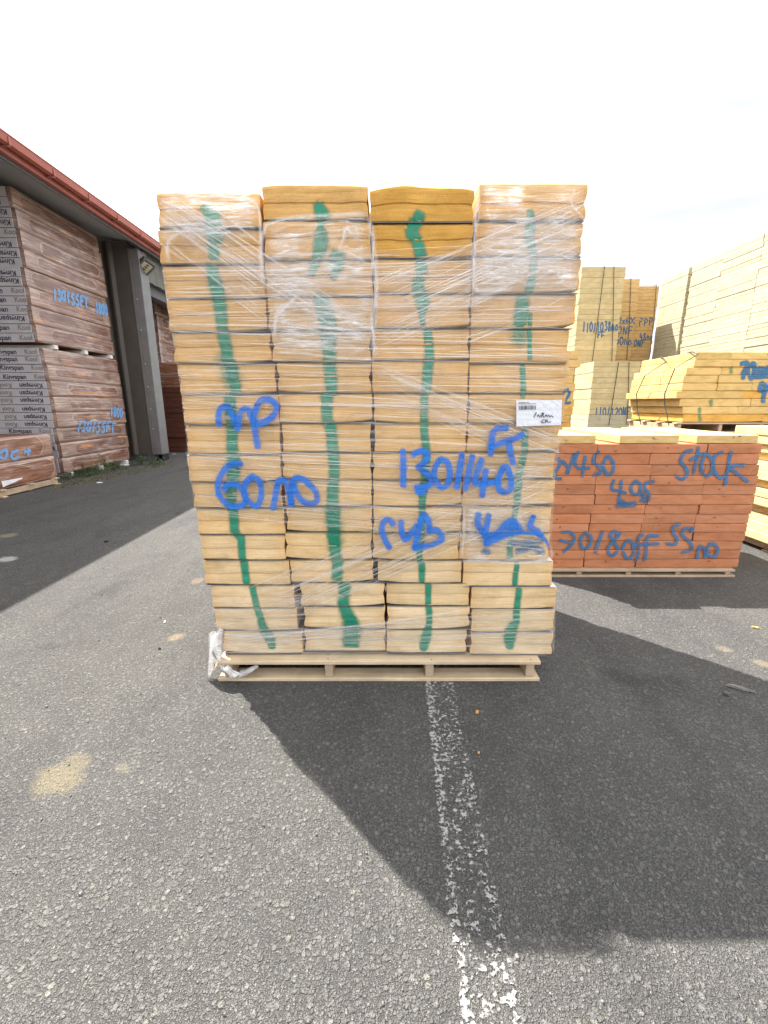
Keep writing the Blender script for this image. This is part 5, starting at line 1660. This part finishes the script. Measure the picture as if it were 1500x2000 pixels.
WHT = (0.46, 0.42, 0.305)
# the pile standing just behind the wrapped stack
nb = pile(1.74, 2.93, 7.0, 1.2, 0.10, 2.235, 18, YEL, 61, 'narrow pile marked 2', 0.03, 8, look='yellow foam board')
for k, b in enumerate(nb):
    if b.z1 < 1.62: b.color = (0.62, 0.40, 0.13)
    if b.z0 > 1.9: b.x1 += 0.04
spray(nb, 'blue_dark', px_strokes(text_strokes('2', 1099, 1118, 788, 27, 0, 0, 3), 7.0, 0.045))
finish(nb, 8)
# the mid stack on its own pallet, with loose black straps
MY = 5.7
LR = [1030, 1015, 965, 945, 935, 897, 922, 937, 940]
LB = [908, 960, 1010, 1065, 1118, 1170, 1222, 1275, 1326, 1380]
SEAM = [[1265], [1430], [1200], [1175, 1410], [1170, 1400], [1345], [1395], [1310], [1480]]
mid = []
for r in range(9):
    rg = random.Random(700 + r)
    zt = on_y(1360, 420 + LB[r] / 3.409, MY).z; zb = on_y(1360, 420 + LB[r + 1] / 3.409, MY).z
    vm = 420 + (LB[r] + LB[r + 1]) / 2 / 3.409
    xs_ = [on_y(1060 + q / 3.409, vm, MY).x for q in [LR[r]] + SEAM[r]]
    while xs_[-1] < 5.9:
        xs_.append(xs_[-1] + rg.choice((0.45, 0.6, 0.9)))
    for c in range(len(xs_) - 1):
        k = rg.uniform(0.9, 1.08)
        col = (0.60 * k, 0.44 * k, 0.195 * k) if not (r == 8 and c < 2) and not (r == 5 and c > 0) else (0.64, 0.38, 0.10)
        b = Board(xs_[c], xs_[c + 1] - 0.003, zb, zt, MY + rg.uniform(0, .025), 1.19, 1, 700 + r * 7 + c, col, (0, 0.012 if rg.random() < .3 else 0), 1.3)
        b.label = 'yellow foam board, %s row down, %s from left, of the high stack with loose straps' % (ordinal(r + 1), ordinal(c + 1))
        b.group = 'boards of the high stack with loose straps'
        mid.append(b)
spray(mid, 'blue_dark', px_strokes(text_strokes('70mm', 1444, 1512, 738, 30, .1, .05, 6) + text_strokes('9', 1478, 1502, 785, 36, .1, .05, 7), MY, 0.055))
spray(mid, 'green', px_strokes([[(1050, 1285), (1052, 1330), (1055, 1372)], [(1128, 1232), (1132, 1268)], [(1262, 1015), (1266, 1050)]], MY, 0.06, 1060, 420, 3.409, 0.02, True))
finish(mid, None)
mx0 = min(b.x0 for b in mid)
zmb = min(b.z0 for b in mid)
make_pallet(mx0 + 0.05, 5.95, MY + 0.01, MY + 1.17, zmb - 0.136, 'wooden pallet under the high yellow stack with loose straps', 5, 4, 'pallet_dark', 'x', 0.02, 0.09)
def strap(pts, label, r=0.007):
    mb = MB()
    mb.tube(pts, r, 6)
    return tag(mb.build('strap', 'strap', None, tuple(pts[0])), label, 'strap')
zt_ = max(b.z1 for b in mid) + 0.006
def sx(pts, X):
    return [on_x(1060 + p[0] / 3.409, 420 + p[1] / 3.409, X) for p in pts]
for pts, lb_ in (([(935, 925), (880, 1020), (812, 1190), (812, 1260), (840, 1400)], 'loose black strap nearest the corner of the high yellow stack'),
                 ([(735, 975), (680, 1070), (625, 1190), (628, 1290), (655, 1395)], 'loose black strap on the far side of the high yellow stack')):
    p = sx(pts, 3.60)
    p[0].x = 3.78
    strap([(5.9, p[0].y + .45, zt_), (3.90, p[0].y + .40, zt_), (3.83, p[0].y + .2, zt_ - .002)] + [tuple(q) for q in p], lb_)
# the stack at the right edge, its left flank towards us
rs = pile(3.82, 5.0, 3.62, 1.17, 0.11, 1.232, 13, (0.68, 0.54, 0.28), 81, 'yellow stack at the right edge', 0.05, look='yellow foam board')
for k, b in enumerate(rs):
    if k in (0, 1): b.x0 -= 0.03
    if k in (8, 9): b.x0 += 0.05
finish(rs, 10)
make_pallet(3.85, 4.98, 3.66, 4.75, 0.0, 'wooden pallet under the yellow stack at the right edge', 3, 4, 'pallet_dark', 'x', 0.018, 0.066)
# the tall piles at the back
A = pile(5.40, 6.60, 13.2, 2.4, 2.54, 5.09, 19, CRM, 91, 'tall cream pile left of the narrow piles', 0.012, look='cream foam board')
spray(A, 'rear_blue', px_strokes(text_strokes('110/10', 1137, 1179, 648, 18, .1, .07, 8) + text_strokes('38no', 1180, 1208, 646, 18, .1, .07, 18) + text_strokes('FF', 1166, 1181, 660, 11, .1, .1, 9), 13.2, 0.034))
finish(A)
Fp = pile(5.47, 6.69, 12.0, 1.18, 0.10, 2.53, 18, CRM, 92, 'lower cream pile marked 38no', 0.012, 8, look='cream foam board')
spray(Fp, 'rear_blue', px_strokes(text_strokes('110/120NF', 1161, 1231, 813, 17, .1, .07, 10) + text_strokes('38no', 1199, 1232, 830, 15, .1, .07, 11), 12.0, 0.030))
finish(Fp)
Bp = pile(6.95, 7.66, 14.4, 2.4, 2.54, 5.09, 20, (0.56, 0.385, 0.18), 93, 'narrow tan pile marked 50no', 0.012, look='tan foam board')
spray(Bp, 'rear_blue', px_strokes(text_strokes('2x600', 1208, 1242, 632, 11, .1, .07, 12) + text_strokes('ONF', 1205, 1236, 652, 14, .1, .07, 13) + text_strokes('50no', 1202, 1234, 673, 16, .1, .07, 14), 14.4, 0.032))
finish(Bp)
Cp = pile(8.02, 8.68, 15.1, 2.4, 2.54, 5.06, 25, (0.56, 0.375, 0.17), 94, 'narrow tan pile marked FPP', 0.014, look='tan foam board')
spray(Cp, 'rear_blue', px_strokes(text_strokes('FPP', 1247, 1276, 636, 14, .1, .07, 15) + text_strokes('48no', 1249, 1276, 664, 13, .1, .07, 16) + text_strokes('ONF', 1238, 1259, 676, 12, .1, .07, 17), 15.1, 0.032))
finish(Cp)
def ystrap(pts, Y, label, back):
    p = [on_y(1060 + a / 3.409, 420 + b / 3.409, Y - 0.02) for a, b in pts]
    strap([(p[0].x, Y + back, p[0].z + .01), (p[0].x, Y - 0.015, p[0].z + .01)] + [tuple(q) for q in p], label, 0.008)
ystrap([(412, 345), (375, 640), (330, 975)], 13.2, 'left black strap down the tall cream pile', 2.4)
ystrap([(475, 347), (470, 640), (460, 975)], 13.2, 'right black strap down the tall cream pile', 2.4)
ystrap([(588, 426), (578, 700), (560, 968)], 14.4, 'black strap down the narrow tan pile marked 50no', 2.4)
ystrap([(757, 466), (740, 700), (712, 950)], 15.1, 'black strap down the narrow tan pile marked FPP', 2.4)
ystrap([(505, 984), (475, 1180), (440, 1400)], 12.0, 'left black strap down the lower cream pile marked 38no', 1.18)
ystrap([(575, 984), (570, 1200), (560, 1395)], 12.0, 'right black strap down the lower cream pile marked 38no', 1.18)
# the long pale wall of boards at the right
def cut(k, y):
    return y + 0.018 * math.sin(k * 2.3 + y * 5.0)
for i, (ya, yb, nm) in enumerate(((9.62, 10.80, 'nearest pile of the long pale wall'), (10.80, 12.0, 'second pile of the long pale wall'))):
    bs = pile(8.36, 9.56, ya, yb - ya, 2.54, 5.10, 28, WHT, 95 + i, nm, 0.004, look='pale cream foam board')
    for k, b in enumerate(bs):
        rg = random.Random(k * 7 + i)
        b.y = cut(k, ya) + 0.001; b.d = cut(k, yb) - 0.002 - b.y
        if rg.random() < 0.12: b.x0 -= rg.uniform(.004, .010)
    finish(bs, 5)
srg = random.Random(4)
mb = MB()
def heap(x0, x1, y0, y1, z0, z1, h, j=0.006, bev=0.003):
    n = max(1, round((z1 - z0) / h)); hh = (z1 - z0) / n
    for k in range(n):
        a, b = srg.uniform(-j, j), (cut(k, y0) - y0 if y0 == 12.0 else srg.uniform(-j, j))
        p = -srg.uniform(.004, .010) if srg.random() < .12 else 0
        mb.box(x0 + a + p, x1 + a, y0 + b, y1 + b, z0 + k * hh + .0005, z0 + (k + 1) * hh - .0022, 0, bev)
heap(8.36, 9.56, 12.0, 13.12, 2.54, 5.10, 0.0914)
heap(8.36, 9.56, 13.26, 14.45, 2.54, 5.10, 0.091)
for (ya, yb) in ((9.62, 10.8), (10.82, 12.0), (12.02, 13.2), (13.26, 14.45)):
    heap(8.36, 9.56, ya, yb, 0.0, 2.50, 0.125)
heap(5.40, 6.60, 13.21, 15.6, 0.0, 2.50, 0.125)
heap(6.95, 7.66, 14.41, 16.8, 0.0, 2.50, 0.125)
heap(8.02, 8.68, 15.11, 17.5, 0.0, 2.50, 0.125)
heap(5.47, 6.69, 12.01, 13.18, 0.0, 1.175, 0.13)
heap(1.74, 2.93, 7.0, 8.2, 0.0, 1.045, 0.118)
heap(mx0 + 0.02, 5.95, MY + 0.01, MY + 1.18, 0.0, zmb - 0.14, 0.1)
tag(mb.build('stacked_boards', 'foam_plain', None, (8, 13, 0), False, WHT), 'remaining pale foam boards in the far wall and under the rear piles', 'foam boards', None, 'stuff')
for (x0, x1, y0, y1, z, lb_) in ((5.45, 6.55, 13.25, 15.5, 2.50, 'tall cream pile left of the narrow piles'), (6.98, 7.62, 14.45, 16.7, 2.50, 'narrow tan pile marked 50no'), (8.05, 8.64, 15.15, 17.4, 2.50, 'narrow tan pile marked FPP')):
    mb = MB()
    for q in range(3):
        yy = y0 + (y1 - y0 - .1) * q / 2
        mb.box(x0, x1, yy, yy + .1, z + .001, z + .038, 0, .004)
    tag(mb.build('foam_bearer', 'white_foam', None, (x0, y0, z)), 'white foam bearer strips under the ' + lb_, 'bearer')
for i, ya in enumerate((9.62, 10.82, 12.02, 13.26)):
    mb = MB()
    for q in range(3):
        yy = ya + 0.03 + 0.5 * q
        mb.box(8.42, 9.5, yy, yy + .1, 2.501, 2.538, 0, .004)
    tag(mb.build('foam_bearer', 'white_foam', None, (8.4, ya, 2.5)), 'white foam bearer strips under the %s pale wall pile from the near end' % ordinal(i + 1), 'bearer')
